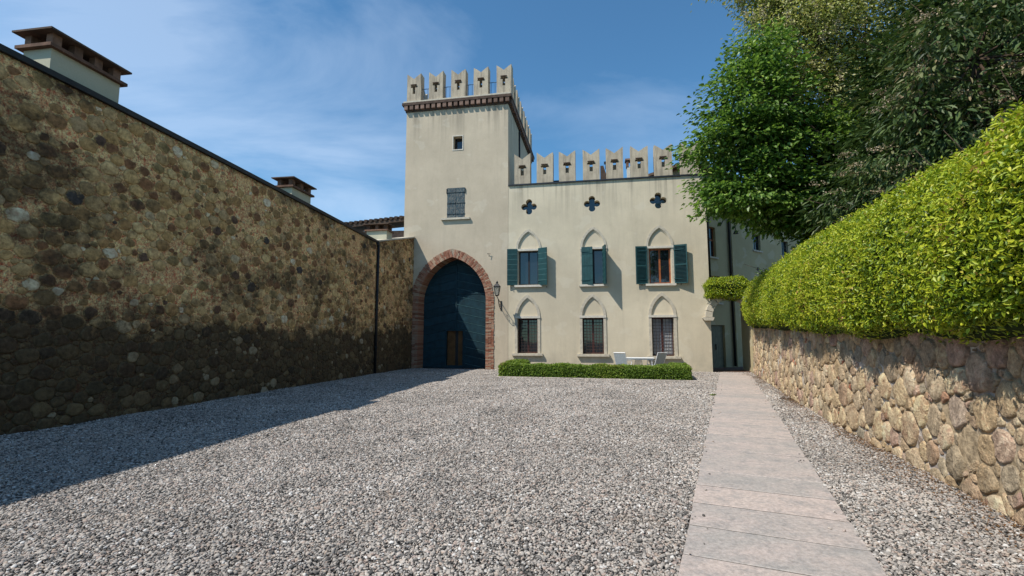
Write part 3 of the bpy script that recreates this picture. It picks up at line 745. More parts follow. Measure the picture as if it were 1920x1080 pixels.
# cornice with brick dentils
def ring_box(mb, o, z0, z1, inner=.3):
    mb.box(-o, W_+o, -o, inner, z0, z1); mb.box(-o, inner, inner, TD+o, z0, z1); mb.box(W_-inner, W_+o, inner, TD+o, z0, z1); mb.box(inner, W_-inner, TD-inner, TD+o, z0, z1); return mb
ring_box(MB(), .05, 14.28, 14.36).build('cornice', M['dark_brick'], tower)
ring_box(MB(), .04, 14.36, 14.62).build('frieze', M['dark_brick'], tower)
ring_box(MB(), .21, 14.62, 14.77).build('cornice', M['dark_brick'], tower)
ring_box(MB(), .15, 14.77, 14.88).build('coping', M['stone_trim'], tower)
MB().box(.3, W_-.3, .3, TD-.3, 14.3, 14.75).build('terrace', M['asphalt_roof'], tower)
dm = MB().box(-.10, .10, -.14, .02, 14.362, 14.618).mesh('corbel', M['dentil'])
nd = 19
for i in range(nd):
    o = bpy.data.objects.new('corbel', dm); link(o, tower); o.location = (.02 + (W_-.04)*i/(nd-1), -.05, 0)
nd = 29
for i in range(nd):
    o = bpy.data.objects.new('corbel', dm); link(o, tower); o.rotation_euler = (0, 0, R(90)); o.location = (W_+.05, .2 + (TD-.3)*i/(nd-1), 0)
# merlons
def merlon_mesh(w, h, th, notch=.30, seed=0):
    rr = random.Random(seed); j = lambda a=.012: rr.uniform(-a, a)
    out = [(0, 0), (w, 0), (w+j(), h*.5), (w+j(), h+j(.03)), (w*.78, h-notch*.42), (w*.5+j(), h-notch), (w*.22, h-notch*.42), (j(), h+j(.03)), (j(), h*.5)]
    c = w*.5; zt = .98+j(.02)
    slit = [(c-.08, .48), (c+.08, .48), (c+.075, zt-.12), (c+.19, zt-.12), (c+.19, zt-.03), (c+.10, zt), (c-.10, zt), (c-.19, zt-.03), (c-.19, zt-.12), (c-.075, zt-.12)]
    mb = MB(); mb.prism([out, slit], 0, th)
    mb.box(c-.078, c+.078, th*.8, th*.84, .60, zt-.125)
    return mb
mlist = [merlon_mesh(.82, 1.68, .52, .31, k).mesh('merlon', M['merlon']) for k in range(4)]
def merlon(parent, x, y, z, k, rz=0):
    o = bpy.data.objects.new('merlon', mlist[k % 4]); link(o, parent); o.location = (x, y, z); o.rotation_euler = (0, 0, rz); return o
ledge = MB().box(-.035, .20, -.045, .0, .955, .985).box(.60-.8, .6-.8, 0, 0, 0, 0) if False else None
MT = 14.88
for k, x in enumerate((-15.76, -14.46, -13.16, -11.86, -10.57)): merlon(tower, T(x), -.02, MT, k)
for k in range(1, 7): merlon(tower, W_+.03, -.02+1.36*k+.1, MT, k, R(90))
for k in range(1, 7): merlon(tower, .40, -.02+1.36*k+.1, MT, k+2, R(90))
for k, x in enumerate((-14.46, -13.16, -11.86)): merlon(tower, T(x), TD-.42, MT, k+1)
capm = MB().box(-.17, .17, -.06, 0, 0, .045).mesh('slit_lintel', M['dark_brick'])
for k, x in enumerate((-15.76, -14.46, -13.16, -11.86, -10.57)):
    o = bpy.data.objects.new('slit_lintel', capm); link(o, tower); o.location = (T(x)+.4, -.021, MT+.985)
for x in (-14.96, -13.66, -12.36, -11.06):
    rail = MB(); a, b = T(x)+.0, T(x)+.5
    rail.tube([(a, .2, MT+.82), (b, .2, MT+.82)], .02, 5)
    for q in (.14, .36): rail.tube([(a+q, .2, MT), (a+q, .2, MT+.82)], .016, 5)
    rail.build('railing', M['blue_rail'], tower)
MB().tube([(W_+.06, 3.4, 9.7), (W_+.06, 3.4, 14.25)], .05, 8).build('downpipe', M['dark_iron'], tower, smooth=True)
# small window and shuttered window
w = empty('window', (T(-12.73), 0, 11.92), 0, parent=tower, label='small square dark window high on the tower')
MB().prism([[(-.31, -.05), (.31, -.05), (.31, .80), (-.31, .80)], [(-.262, .005), (.262, .005), (.262, .755), (-.262, .755)]], -.02, .12).build('surround', M['white_trim'], w)
MB().prism([[(-.27, -.0), (.27, -.0), (.27, .76), (-.27, .76)], [(-.21, .06), (.21, .06), (.21, .70), (-.21, .70)]], .35, .42).build('frame', M['dark_iron'], w)
MB().box(-.215, .215, .38, .39, .055, .705).build('pane', M['glass'], w)
w = empty('window', (T(-12.8), 0, 8.10), 0, parent=tower, label='tower window closed by two weathered blue-grey shutters')
MB().box(-.80, .80, -.12, .06, -.12, -.015).build('sill', M['stone_trim'], w)
MB().box(-.50, .50, .10, .14, 0, 1.64).build('backing', M['dark_inside'], w)
for sx in (-1, 1):
    mb = MB(); xs = [.012+.1215*i for i in range(4)]
    for i in range(4): mb.box(sx*(.01+.122*i), sx*(.01+.122*i+.117), -.01, .03, .0, 1.66)
    for z in (.2, .8, 1.4): mb.box(sx*.02, sx*.49, -.035, -.012, z, z+.08)
    mb.build('shutter', M['shut_weather'], w)
for sx in (-.53, .50): MB().box(sx, sx+.03, -.05, .02, 1.35, 1.62).build('hinge', M['dark_iron'], w)
# brick arch of the gate: two rings of voussoirs and toothed jambs
arch = empty('brick_arch', (T(GC), 0, 0), 0, parent=tower)
bk = MB(); rb = random.Random(4)
def place_brick(c, dirv, length, thick, y0, y1):
    d = Vector((dirv[0], 0, dirv[1])).normalized(); t = Vector((-d.z, 0, d.x))
    p = Vector((c[0], 0, c[1])); yo = rb.uniform(-.012, .004)
    vs = []
    for y in (y0+yo, y1):
        for a, b in ((0, -1), (1, -1), (1, 1), (0, 1)): vs.append(p + d*(length*a - (.018 if y1 > .5 and a == 0 else 0)) + t*thick*.5*b + Vector((0, y, 0)))
    bk.add(vs, [(0, 1, 2, 3), (7, 6, 5, 4), (0, 4, 5, 1), (1, 5, 6, 2), (2, 6, 7, 3), (3, 7, 4, 0)], rb.random())
pts = list(arch_pts(0, GA, GZ, GH, 60)); pts = [(GA, GZ*k/60) for k in range(60)] + pts + [(-GA, GZ*(60-k)/60) for k in range(1, 61)]
cum = [0]
for a, b in zip(pts, pts[1:]): cum.append(cum[-1]+math.dist(a, b))
def along(q):
    k = max(0, min(len(cum)-2, np.searchsorted(cum, q)-1)); f = (q-cum[k])/(cum[k+1]-cum[k]); a, b = pts[k], pts[k+1]
    tx, tz = b[0]-a[0], b[1]-a[1]; l = math.hypot(tx, tz); return (a[0]+(b[0]-a[0])*f, a[1]+(b[1]-a[1])*f), (tz/l, -tx/l)
q = .02; k = 0
while q < cum[-1]-.02:
    (x, z), nrm = along(q)
    if nrm[0]*x < 0 and abs(x) > .1: nrm = (-nrm[0], -nrm[1])
    if q > GZ and q < cum[-1]-GZ: nrm = (nrm[0], abs(nrm[1]))
    if k % 2: place_brick((x, z), nrm, .27, .062, -.035, .88); place_brick((x+nrm[0]*.28, z+nrm[1]*.28), nrm, .13+rb.uniform(-.02, .02), .062, -.03, .10)
    else: place_brick((x, z), nrm, .13, .062, -.035, .88); place_brick((x+nrm[0]*.14, z+nrm[1]*.14), nrm, .27+rb.uniform(-.02, .02), .062, -.03, .10)
    q += .0735; k += 1
bk.build('brick', M['brick'], arch, kind='stuff')
ring = [(GA+.40, 0)] + arch_pts(0, GA+.40, GZ, GH+.44, 30) + [(-GA-.40, 0), (-GA, 0)] + list(reversed(arch_pts(0, GA, GZ, GH, 30))) + [(GA, 0)]
MB().prism([ring], -.008, .05).build('mortar', M['mortar_pale'], arch)
# gate leaves of sloping boards
gate = empty('gate', (T(GC), .86, 0), 0, parent=tower, label='dark blue plank gate with small wicket opening')
def gate_top(x):   # height of the opening at x
    a = GA+.03; h = GH+.03; r = (a*a+h*h)/(2*a); c = a-r; return GZ + math.sqrt(max(0, r*r-(abs(x)-c)**2))
WX0, WX1, WZ = -.52, .38, 2.02
slope = -.20; bh = .44
def clip_poly(poly, f):      # keep f(p)>=0
    out = []
    for i in range(len(poly)):
        a, b = poly[i], poly[(i+1) % len(poly)]; fa, fb = f(a), f(b)
        if fa >= 0: out.append(a)
        if (fa >= 0) != (fb >= 0): t = fa/(fa-fb); out.append((a[0]+(b[0]-a[0])*t, a[1]+(b[1]-a[1])*t))
    return out
for leaf in (0, 1):
    x0, x1 = ((-GA-.02, -.012), (.012, GA+.02))[leaf]; sl = slope if leaf else -slope
    xs = np.linspace(x0, x1, 25); full = [(x0, .03), (x1, .03)] + [(float(x), gate_top(float(x))) for x in xs[::-1]]
    for b in range(-1, 16):
        z0 = b*bh; zf = lambda p: z0 + sl*(abs(p[0]))*(1 if leaf else -1)*1.0 + .45
        poly = clip_poly(full, lambda p: p[1]-(z0-abs(p[0])*.22+.42+.008)); poly = clip_poly(poly, lambda p: (z0-abs(p[0])*.22+.42+bh-.008)-p[1])
        # cut round the wicket
        if leaf == 0: regs = [clip_poly(poly, lambda p: WX0-p[0]), clip_poly(clip_poly(poly, lambda p: p[0]-WX0), lambda p: p[1]-WZ)]
        else: regs = [clip_poly(poly, lambda p: p[0]-WX1), clip_poly(clip_poly(poly, lambda p: WX1-p[0]), lambda p: p[1]-WZ)]
        mb = MB()
        for rg in regs:
            cl = [p for i, p in enumerate(rg) if math.dist(p, rg[i-1]) > 1e-4] if rg else []
            if len(cl) >= 3: mb.prism([cl], 0, .05)
        if leaf: mb.v = [(x, y-(.028*(z+abs(x)*.22-z0-.42)/bh if y < .01 else 0), z) for x, y, z in mb.v]
        if mb.v:
            bd = mb.build('board', M['navy'], gate); eb = MB()
            cut = WX1+.1 if (z0-.3*.22+.42+bh) < WZ+.2 else x0
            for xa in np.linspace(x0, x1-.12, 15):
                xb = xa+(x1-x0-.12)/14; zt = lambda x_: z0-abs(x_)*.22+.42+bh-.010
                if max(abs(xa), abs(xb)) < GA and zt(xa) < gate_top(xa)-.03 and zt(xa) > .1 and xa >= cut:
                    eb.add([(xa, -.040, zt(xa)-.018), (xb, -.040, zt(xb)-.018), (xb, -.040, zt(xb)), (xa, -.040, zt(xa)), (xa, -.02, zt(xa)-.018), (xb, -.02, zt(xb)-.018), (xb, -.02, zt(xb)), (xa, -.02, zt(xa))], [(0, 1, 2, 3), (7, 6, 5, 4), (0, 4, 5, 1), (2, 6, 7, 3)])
            if eb.v and leaf: eb.build('painted_sun_edge', M['navy_sun_edge'], gate)  # pale strips paint sunlit board edges, on the lit right leaf only
MB().box(-.05, .05, -.05, -.006, 2.1, 5.6).build('cover_strip', M['navy'], gate)
MB().box(-GA, GA, -.035, -.006, 4.02, 4.12).build('cross_rail', M['navy'], gate)
MB().box(-GA-.02, WX0-.05, .055, .08, .02, 5.9).box(WX1+.05, GA+.02, .055, .08, .02, 5.9).box(WX0-.05, WX1+.05, .055, .08, WZ+.05, 5.9).build('backing', M['dark_iron'], gate)
mb = MB(); mb.box(WX0-.06, WX0, -.03, .08, 0, WZ+.06); mb.box(WX1, WX1+.06, -.03, .08, 0, WZ+.06); mb.box(WX0, WX1, -.03, .08, WZ, WZ+.06); mb.box(WX0, WX1, -.02, .08, 0, .16)
mb.build('wicket_frame', M['navy'], gate)
mb = MB(); mb.box(WX0+.01, -.06, .10, .14, .16, WZ); mb.build('wicket_panel', M['old_wood'], gate, label='warm brown wooden panel inside the wicket')
mb = MB(); mb.box(.10, WX1-.01, .10, .14, .16, WZ); mb.build('wicket_panel', M['old_wood'], gate, label='warm brown wooden panel inside the wicket')
MB().box(-.06, .10, .11, .16, .16, WZ).build('dark_gap', M['dark_iron'], gate)

# ---------------------------------------------------------------- wing
WX = TX1
wing = empty('castle_wing', fac(TX1+.01, 0), -FA, 'long cream wing with eight swallowtail merlons and three columns of pointed-arch windows', 'building')
def X(s): return s - (TX1+.01)
WTOP = 9.68
outer = [(0, 0), (X(0), 0), (X(0), WTOP), (0, WTOP)]
up = [(-8.84, 6.20), (-5.50, 6.18), (-2.26, 6.12)]; upb = [4.36, 4.33, 4.30]
lo = [(-8.90, .86), (-5.59, .84), (-2.23, .76)]
holes = []
UA, LA_ = .52, .54
for (c, zt), zb in zip(up, upb): holes.append(arch_open(X(c), UA, zb, zt, .93, 8))
for c, zb in lo: holes.append(arch_open(X(c), LA_-.02, zb, 2.72, .93, 8))
def quatrefoil(cx, cz, r=.168, d=.245):
    P = []
    for q in range(4):
        a0 = q*math.pi/2; ox, oz = cx+d*math.cos(a0), cz+d*math.sin(a0)
        for k in range(11):
            a = a0 - math.radians(125) + math.radians(250)*k/10; P.append((ox+r*math.cos(a), oz+r*math.sin(a)))
    return P
for s in (-8.80, -5.53, -2.25): holes.append(quatrefoil(X(s), 8.50))
wm = MB(); wm.prism([outer]+holes, 0, .45); WW = X(0); WD = 10
wm.box(0, .4, .45, WD, 0, 7.6); wm.box(WW-.45, WW, .45, WD, 0, WTOP); wm.box(.4, WW-.45, WD-.4, WD, 0, 7.6)
wm.build('wall', M['stucco_wing'], wing)
MB().box(.4, WW-.45, .45, WD-.4, 7.3, 7.55).build('terrace', M['asphalt_roof'], wing)
MB().box(.4, WW-.45, 2.6, 2.7, 0, 7.3).box(.4, WW-.45, .45, 2.6, 3.45, 3.6).build('room_wall', M['dark_inside'], wing)
for s in (-8.80, -5.53, -2.25): MB().box(X(s)-.45, X(s)+.45, .30, .31, 8.05, 8.95).build('quatrefoil_pane', M['glass'], wing)
MB().box(0, WW+.05, -.07, .50, WTOP, WTOP+.07).build('coping', M['lead'], wing)
for k, s in enumerate((-9.59, -8.39, -7.21, -5.97, -4.78, -3.55, -2.37, -1.11)):
    m_ = merlon(wing, X(s), .02, WTOP+.07, k+1); m_.scale = (1.05, .8, 1)
    o = bpy.data.objects.new('slit_lintel', capm); link(o, wing); o.location = (X(s)+.42, .019, WTOP+1.055)
for k in range(1, 8): merlon(wing, WW+.0, .2+1.25*k, WTOP+.01, k, R(90)).scale = (1.05, .8, 1)
MB().tube([(WW+.075, .10, 4.1), (WW+.075, .10, 8.9), (WW+.075, .10, 9.6)], .05, 8).build('downpipe', M['dark_iron'], wing, smooth=True, label='dark downpipe on the right corner')

def shutter(parent, hinge_x, hinge_y, z, wd, ht, ang, side, style, mat=None):
    """side +1 opens to the right of its hinge, -1 to the left; ang from flat (0) to square to the wall (90)"""
    mb = MB(); n = 7
    if style == 'boards':
        for i in range(n):
            z0 = ht*i/n; mb.box(0, wd, -.03, 0, z0+.008, z0+ht/n-.004)
            q0 = len(mb.v)-4; mb.v[q0:] = [(x, y-.022 if y < -.01 else y, z) for x, y, z in mb.v[q0:]]
            mb.box(0, wd, -.056, -.0525, z0+ht/n-.018, z0+ht/n-.002)  # thin strip that carries the painted sunlit edge of this board
        mb.box(.04, .10, 0, .025, .03, ht-.03); mb.box(wd-.10, wd-.04, 0, .025, .03, ht-.03)
    elif style == 'vertical':
        for i in range(4): mb.box(wd*i/4+.003, wd*(i+1)/4-.003, -.03, 0, .0, ht)
        for zz_ in (.25, ht*.5, ht-.35): mb.box(.02, wd-.02, -.045, -.03, zz_, zz_+.035)
    else:
        mb.box(0, .055, -.035, 0, 0, ht); mb.box(wd-.055, wd, -.035, 0, 0, ht)
        for zz_ in (0, ht*.47, ht-.07): mb.box(.055, wd-.055, -.035, 0, zz_, zz_+.07)
        for a0, a1 in ((.07, ht*.47), (ht*.47+.07, ht-.07)):
            m_ = int((a1-a0)/.062)
            for i in range(m_):
                zz_ = a0+(a1-a0)*(i+.5)/m_; mb.box(.055, wd-.055, -.022, .022, -.005, .005, rot=Matrix.Rotation(R(-38), 3, 'X'), at=(0, -.017, zz_))
        mb.box(.055, wd-.055, -.006, -.001, .07, ht-.07)
    for zz_ in (.22, ht-.26): mb.box(-.03, wd*.7, -.052, -.042, zz_, zz_+.03)
    # side: mirror
    vs = []
    a = R(ang)
    for x, y, zq in mb.v:
        x2 = x*side; c_, s_ = math.cos(a), math.sin(a)
        # flat leaf lies along the wall; swing its free edge towards the viewer
        vs.append((x2*c_ + (y*s_)*side*1.0, -abs(x)*s_*1.0 + y*c_ if x >= 0 else y*c_ + x*-s_*-1, zq))
    mb.v = vs
    o = mb.build('shutter', mat or M['teal'], parent, (hinge_x, hinge_y, z))
    if style != 'vertical': o.data.materials.append(M['teal_sun_edge'])
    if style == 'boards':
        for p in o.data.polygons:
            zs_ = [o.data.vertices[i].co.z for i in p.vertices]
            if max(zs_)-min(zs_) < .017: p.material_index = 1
    return o

def moulding(mb, a, wdt, zb, zs, h, y0, y1): mb.prism([arch_ring(0, a, wdt, zb, zs, h, 10)], y0, y1); return mb
def window_upper(c, zb, zt, name_label, kind):
    w = empty('window', (X(c), 0, zb), 0, parent=wing, label=name_label); hh = zt-zb; a = UA
    moulding(MB(), a+.035, .115, 0, hh+.02, .96, -.035, .10).build('arch_moulding', M['stone_trim'], w)
    # inner bead and sunk tympanum
    ty = [(-a-.01, hh+.06), (a+.01, hh+.06)] + arch_pts(0, a+.01, hh+.06, .90, 10)
    MB().prism([ty], .045, .20).build('tympanum', M['stucco_wing'], w)
    MB().box(-a-.15, a+.15, -.065, .25, hh-.05, hh+.055).build('lintel', M['white_trim'], w)
    MB().box(-a-.20, a+.20, -.13, .20, -.11, -.005).build('sill', M['white_trim'], w)
    fm = {'blue': M['dark_iron'], 'brown': M['brown_wood']}[kind]
    oz, ow = hh-.05, a
    MB().prism([[(-ow, 0), (ow, 0), (ow, oz), (-ow, oz)], [(-ow+.07, .07), (-.045, .07), (-.045, oz-.07), (-ow+.07, oz-.07)], [(.045, .07), (ow-.07, .07), (ow-.07, oz-.07), (.045, oz-.07)]], .18, .24).build('frame', fm, w)
    if False: MB().box(-ow+.07, -.045, .19, .23, oz*.64, oz*.64+.035).box(.045, ow-.07, .19, .23, oz*.64, oz*.64+.035).build('glazing_bar', fm, w)
    for sx in (-1, 1):
        MB().box(min(sx*.04, sx*(ow-.06)), max(sx*.04, sx*(ow-.06)), .208, .214, .06, oz-.06).build('pane', M['glass'], w)
    return w, hh
w1, h_ = window_upper(up[0][0], upb[0], up[0][1], 'upper left window with both teal shutters open', 'blue')
shutter(w1, -.58, -.055, -.02, .53, 1.92, 6, -1, 'boards'); shutter(w1, .54, -.055, -.04, .53, 1.94, 28, 1, 'boards')
w2, h_ = window_upper(up[1][0], upb[1], up[1][1], 'upper middle window, one shutter half closed and one square to the wall', 'blue')
shutter(w2, -.60, -.06, -.03, .56, 1.94, 8, 1, 'vertical'); shutter(w2, .49, -.055, -.05, .56, 1.96, 78, 1, 'boards')
w3, h_ = window_upper(up[2][0], upb[2], up[2][1], 'upper right window with orange-brown frame and louvred shutters', 'brown')
shutter(w3, -.62, -.055, -.02, .56, 1.90, 5, -1, 'louvre'); shutter(w3, .66, -.055, -.02, .62, 1.92, 14, 1, 'louvre')
for c in (up[0][0]-.9, up[0][0]+.95, up[1][0]-.72, up[2][0]-.9, up[2][0]+.95):
    MB().tube([(0, 0, 0), (0, -.10, 0), (.0, -.12, .06)], .014, 5).build('shutter_hook', M['dark_iron'], wing, (X(c), 0, 4.22))
def window_lower(c, zb, label, curtain):
    w = empty('window', (X(c), 0, zb), 0, parent=wing, label=label); a = LA_-.02; zs = 2.72-zb
    moulding(MB(), a+.0, .14, 0, zs, .98, -.035, .08).build('arch_moulding', M['stone_trim'], w)
    ty = [(-a-.01, zs+.04), (a+.01, zs+.04)] + arch_pts(0, a+.01, zs+.04, .90, 10)
    MB().prism([ty], .045, .20).build('tympanum', M['stucco_wing'], w)
    MB().box(-a-.14, a+.14, -.06, .25, zs-.08, zs+.035).build('lintel', M['white_trim'], w)
    MB().box(-a-.28, a+.26, -.15, .15, -.12, -.005).build('sill', M['stone_trim'], w)
    oz = zs-.08
    MB().prism([[(-a, 0), (a, 0), (a, oz), (-a, oz)], [(-a+.06, .06), (-.05, .06), (-.05, oz-.06), (-a+.06, oz-.06)], [(.05, .06), (a-.06, .06), (a-.06, oz-.06), (.05, oz-.06)]], .28, .34).build('frame', M['red_wood'], w)
    for sx in (-1, 1): MB().box(min(sx*.045, sx*(a-.055)), max(sx*.045, sx*(a-.055)), .308, .314, .055, oz-.055).build('pane', M['curtain'] if curtain else M['glass'], w)
    if not curtain: pass
    gm = MB(); nx, nz_ = 7, 12
    for i in range(nx):
        x = -a+.05 + (2*a-.10)*i/(nx-1); gm.tube([(x, .10, .0), (x, .10, oz)], .011, 5)
    for j in range(nz_):
        z = .07 + (oz-.14)*j/(nz_-1); gm.tube([(-a, .10, z), (a, .10, z)], .010, 5)
        for i in range(nx-1):
            if (i+j) % 2 == 0:
                x = -a+.05+(2*a-.10)*(i+.5)/(nx-1); gm.box(x-.03, x+.03, .095, .105, z-.006, z+.006)
    gm.build('iron_grille', M['rust_iron'] if not curtain else M['rust_iron'], w)
window_lower(lo[0][0], lo[0][1], 'lower left barred window', False)
window_lower(lo[1][0], lo[1][1], 'lower middle barred window', False)
window_lower(lo[2][0], lo[2][1], 'lower right barred window with pale curtains', True)

# things standing on the wing's roof
st_ = empty('roof_hut', fac(-3.6, 2.2, 7.56), -FA, 'dark tiled stair hut behind the right-hand merlons of the wing roof', 'roof hut')
mb = MB(); mb.box(.2, 3.0, 0, 3, 0, 2.1); mb.build('wall', M['dark_inside'], st_)
MB().add([(0, -.3, 2.05), (3.1, -.3, 2.05), (3.1, 3.3, 2.7), (0, 3.3, 2.7), (0, -.3, 2.15), (3.1, -.3, 2.15), (3.1, 3.3, 2.8), (0, 3.3, 2.8)], [(0, 1, 2, 3), (4, 7, 6, 5), (0, 4, 5, 1), (1, 5, 6, 2), (2, 6, 7, 3), (3, 7, 4, 0)]).build('roof', M['asphalt_roof'], st_)
c_ = empty('chimney', fac(-7.72, 4, 7.56), -FA, 'small dark stub chimney between the second and third wing merlons', 'chimney')
MB().box(-.1, .16, 0, .3, 0, 3.55).build('stack', M['dark_brick'], c_); MB().box(-.14, .20, -.04, .34, 3.55, 3.62).build('cap', M['lead'], c_)
c_ = empty('chimney', fac(-4.98, 4, 7.56), -FA, 'dark slanting chimney between the fourth and fifth wing merlons', 'chimney')
MB().prism([[(-.1, 0), (.38, 0), (.32, 3.7), (.12, 4.38), (-.06, 4.38)]], 0, .4).build('stack', M['dark_brick'], c_)
MB().tube([(.25, .2, 4.2), (.28, .2, 4.72)], .02, 5).box(.16, .42, .19, .21, 4.52, 4.70).build('vane', M['lead'], c_)
c_ = empty('chimney', fac(-3.42, 4, 7.56), -FA, 'white rendered chimney with brick top between the fifth and sixth wing merlons', 'chimney')
MB().box(-.06, .36, 0, .4, 0, 4.22).build('stack', M['white_trim'], c_)
for dx in (-.1, .28): MB().box(dx, dx+.14, -.03, .43, 4.222, 4.60).build('brick_leg', M['copper'], c_)
MB().box(-.16, .48, -.08, .48, 4.602, 4.70).build('cap', M['dentil'], c_)

# wall lantern right of the gate arch
lan = empty('wall_lantern', fac(-10.28, 0, 3.3), -FA, 'wrought-iron wall lantern on a scrolled bracket right of the gate arch', 'lantern')
mb = MB(); mb.box(-.04, .04, -.02, 0, -.25, .25)
mb.tube([(0, -.01, .15), (-.02, -.35, .22), (-.03, -.7, .32), (-.05, -.82, .42)], .02, 6)
mb.tube([(0, -.01, -.15), (0, -.25, -.18), (-.02, -.48, .0), (-.03, -.62, .28)], .016, 6)
for cy_, cz_, r_ in ((-.3, .03, .10), (-.52, .15, .06)):
    mb.tube([(-.01, cy_+r_*math.cos(a)*(.4+a/9), cz_+r_*math.sin(a)*(.4+a/9)) for a in np.linspace(0, 6, 12)], .012, 5)
mb.build('bracket', M['dark_iron'], lan)
L0 = Vector((-.05, -.82, .42)); mb = MB()
for k in range(4):
    a = math.pi/4 + k*math.pi/2; b0 = L0 + Vector((math.cos(a)*.11, math.sin(a)*.11, .06)); b1 = L0 + Vector((math.cos(a)*.20, math.sin(a)*.20, .50)); mb.tube([b0, b1], .013, 5)
    a2 = a+math.pi/2
    for rr2, zz2 in ((.11, .06), (.20, .50)): mb.tube([L0+Vector((math.cos(a)*rr2, math.sin(a)*rr2, zz2)), L0+Vector((math.cos(a2)*rr2, math.sin(a2)*rr2, zz2))], .014, 5)
mb.tube([L0, L0+Vector((0, 0, .06))], [.03, .12], 8); mb.build('cage', M['dark_iron'], lan)
cap = MB(); vs = [L0+Vector((math.cos(a)*.24, math.sin(a)*.24, .505)) for a in [math.pi/4+k*math.pi/2 for k in range(4)]]+[L0+Vector((math.cos(a)*.07, math.sin(a)*.07, .66)) for a in [math.pi/4+k*math.pi/2 for k in range(4)]]
cap.add(vs, [(0, 1, 2, 3), (4, 7, 6, 5), (0, 4, 5, 1), (1, 5, 6, 2), (2, 6, 7, 3), (3, 7, 4, 0)]); cap.tube([L0+Vector((0, 0, .66)), L0+Vector((0, 0, .72)), L0+Vector((0, 0, .80))], [.05, .06, .01], 8); cap.build('hood', M['dark_iron'], lan)
gm_ = NT('lantern_glass'); M['lamp_glass'] = gm_.done((.55, .55, .5), .25, .6); gm_.p.inputs['Transmission Weight'].default_value = .7
mb = MB(); vs = [L0+Vector((math.cos(a)*.10, math.sin(a)*.10, .065)) for a in [math.pi/4+k*math.pi/2 for k in range(4)]]+[L0+Vector((math.cos(a)*.19, math.sin(a)*.19, .498)) for a in [math.pi/4+k*math.pi/2 for k in range(4)]]
mb.add(vs, [(0, 4, 5, 1), (1, 5, 6, 2), (2, 6, 7, 3), (3, 7, 4, 0)]); mb.build('glass', M['lamp_glass'], lan)
hk = empty('wall_hook', fac(-10.94, 0, 6.0), -FA, 'tiny iron hook on the stucco above right of the gate arch', 'hook')
MB().tube([(-.09, 0, .08), (-.05, -.07, .07), (.08, -.07, .07), (.0, -.08, -.10)], .012, 5).build('iron', M['dark_iron'], hk)

# ---------------------------------------------------------------- garden portal at the right corner
por = empty('garden_portal', fac(.9, .1, 0), -FA, 'stone archway joining the cream wing to the fieldstone wall, topped with greenery', 'archway')
pc = 2.62; nv = 11
for i in range(nv):
    a0 = math.pi*i/nv+.012; a1 = math.pi*(i+1)/nv-.012
    ri, ro_ = .86, 1.17; P4 = [(ri*math.cos(a0), pc+ri*math.sin(a0)), (ro_*math.cos(a0), pc+ro_*math.sin(a0)), (ro_*math.cos((a0+a1)/2), pc+ro_*math.sin((a0+a1)/2)), (ro_*math.cos(a1), pc+ro_*math.sin(a1)), (ri*math.cos(a1), pc+ri*math.sin(a1)), (ri*math.cos((a0+a1)/2), pc+ri*math.sin((a0+a1)/2))]
    MB().prism([P4], -.30-.01*(i % 2), .25).build('voussoir', M['stone_trim'], por)
MB().prism([[(-.9+.005, pc+.05), (-.9+.005, 4.15), (1.3, 4.15), (1.3, pc+.0), (1.15, pc)] + [(1.15*math.cos(a), pc+1.15*math.sin(a)) for a in np.linspace(.05, 2.42, 12)]], -.2, .2).build('wall', M['stucco_grey'], por)
MB().prism([[(-1.22, pc-.16), (-.84, pc-.16), (-.78, pc-.04), (-.78, pc), (-1.30, pc), (-1.30, pc-.05)]], -.34, -.102).prism([[(-.89, pc-.16), (-.84, pc-.16), (-.78, pc-.04), (-.78, pc), (-.89, pc)]], -.10, .25).build('corbel', M['stone_trim'], por)
MB().box(.88, 1.25, -.2, .2, 0, pc-.002).build('jamb', M['stucco_grey'], por)
MB().box(-.88, 1.3, .262, 2.1, 3.85, 4.0).build('added_sky_blocker', M['dark_brick'], por)  # slab added to keep sky light out of the passage
MB().box(1.05, 1.25, .262, 2.1, 0, 3.848).build('passage_side_wall', M['stucco_grey'], por)  # side wall below the added slab

def blob_leaves(name, parent, off, ctr, rad, n, L, W, mat, seed, jitter=.05, flat=1.0, rz=0, power=1.0):
    r = np.random.default_rng(seed); d = unit(r.normal(0, 1, (n, 3)))
    sh = np.sign(d)*np.abs(d)**power
    loc = sh*np.array(rad)*(1+.05*np.sin(d[:, :1]*7)+.05*np.sin(d[:, 2:]*9))
    c_, s_ = math.cos(rz), math.sin(rz); loc = np.stack([loc[:, 0]*c_-loc[:, 1]*s_, loc[:, 0]*s_+loc[:, 1]*c_, loc[:, 2]], 1)
    N = unit(d/np.array(rad)); N = np.stack([N[:, 0]*c_-N[:, 1]*s_, N[:, 0]*s_+N[:, 1]*c_, N[:, 2]], 1)
    P = loc + np.array(ctr)-np.array(off) - N*np.abs(r.normal(0, jitter, n))[:, None]
    ax = unit(r.normal(0, 1, (n, 3)))*.8 + N*.4 + [0, 0, -.3]; nr = N + r.normal(0, .5, (n, 3)) + [0, 0, .4]
    ln = L*r.uniform(.65, 1.3, n)
    return leaves(name, P, ax, nr, ln, ln*W, mat, r.beta(2.2, 1.8, n), parent)
ivc = fac(.80, -.1, 3.98)
iv = empty('portal_bush', ivc, 0, 'rounded clump of light green foliage sitting on the stone archway', 'bush')
blob_leaves('foliage', iv, ivc, ivc, (1.12, .75, .56), 9000, .075, .5, M['leaf_hedge'], 77, .09, rz=-FA, power=.75)
bm = bmesh.new(); bmesh.ops.create_icosphere(bm, subdivisions=3, radius=1); me = bpy.data.meshes.new('inner_twigs'); bm.to_mesh(me); bm.free(); me.materials.append(M['core'])
o = bpy.data.objects.new('inner_twigs', me); link(o, iv); o.scale = (.95, .60, .40); o.rotation_euler = (0, 0, -FA)

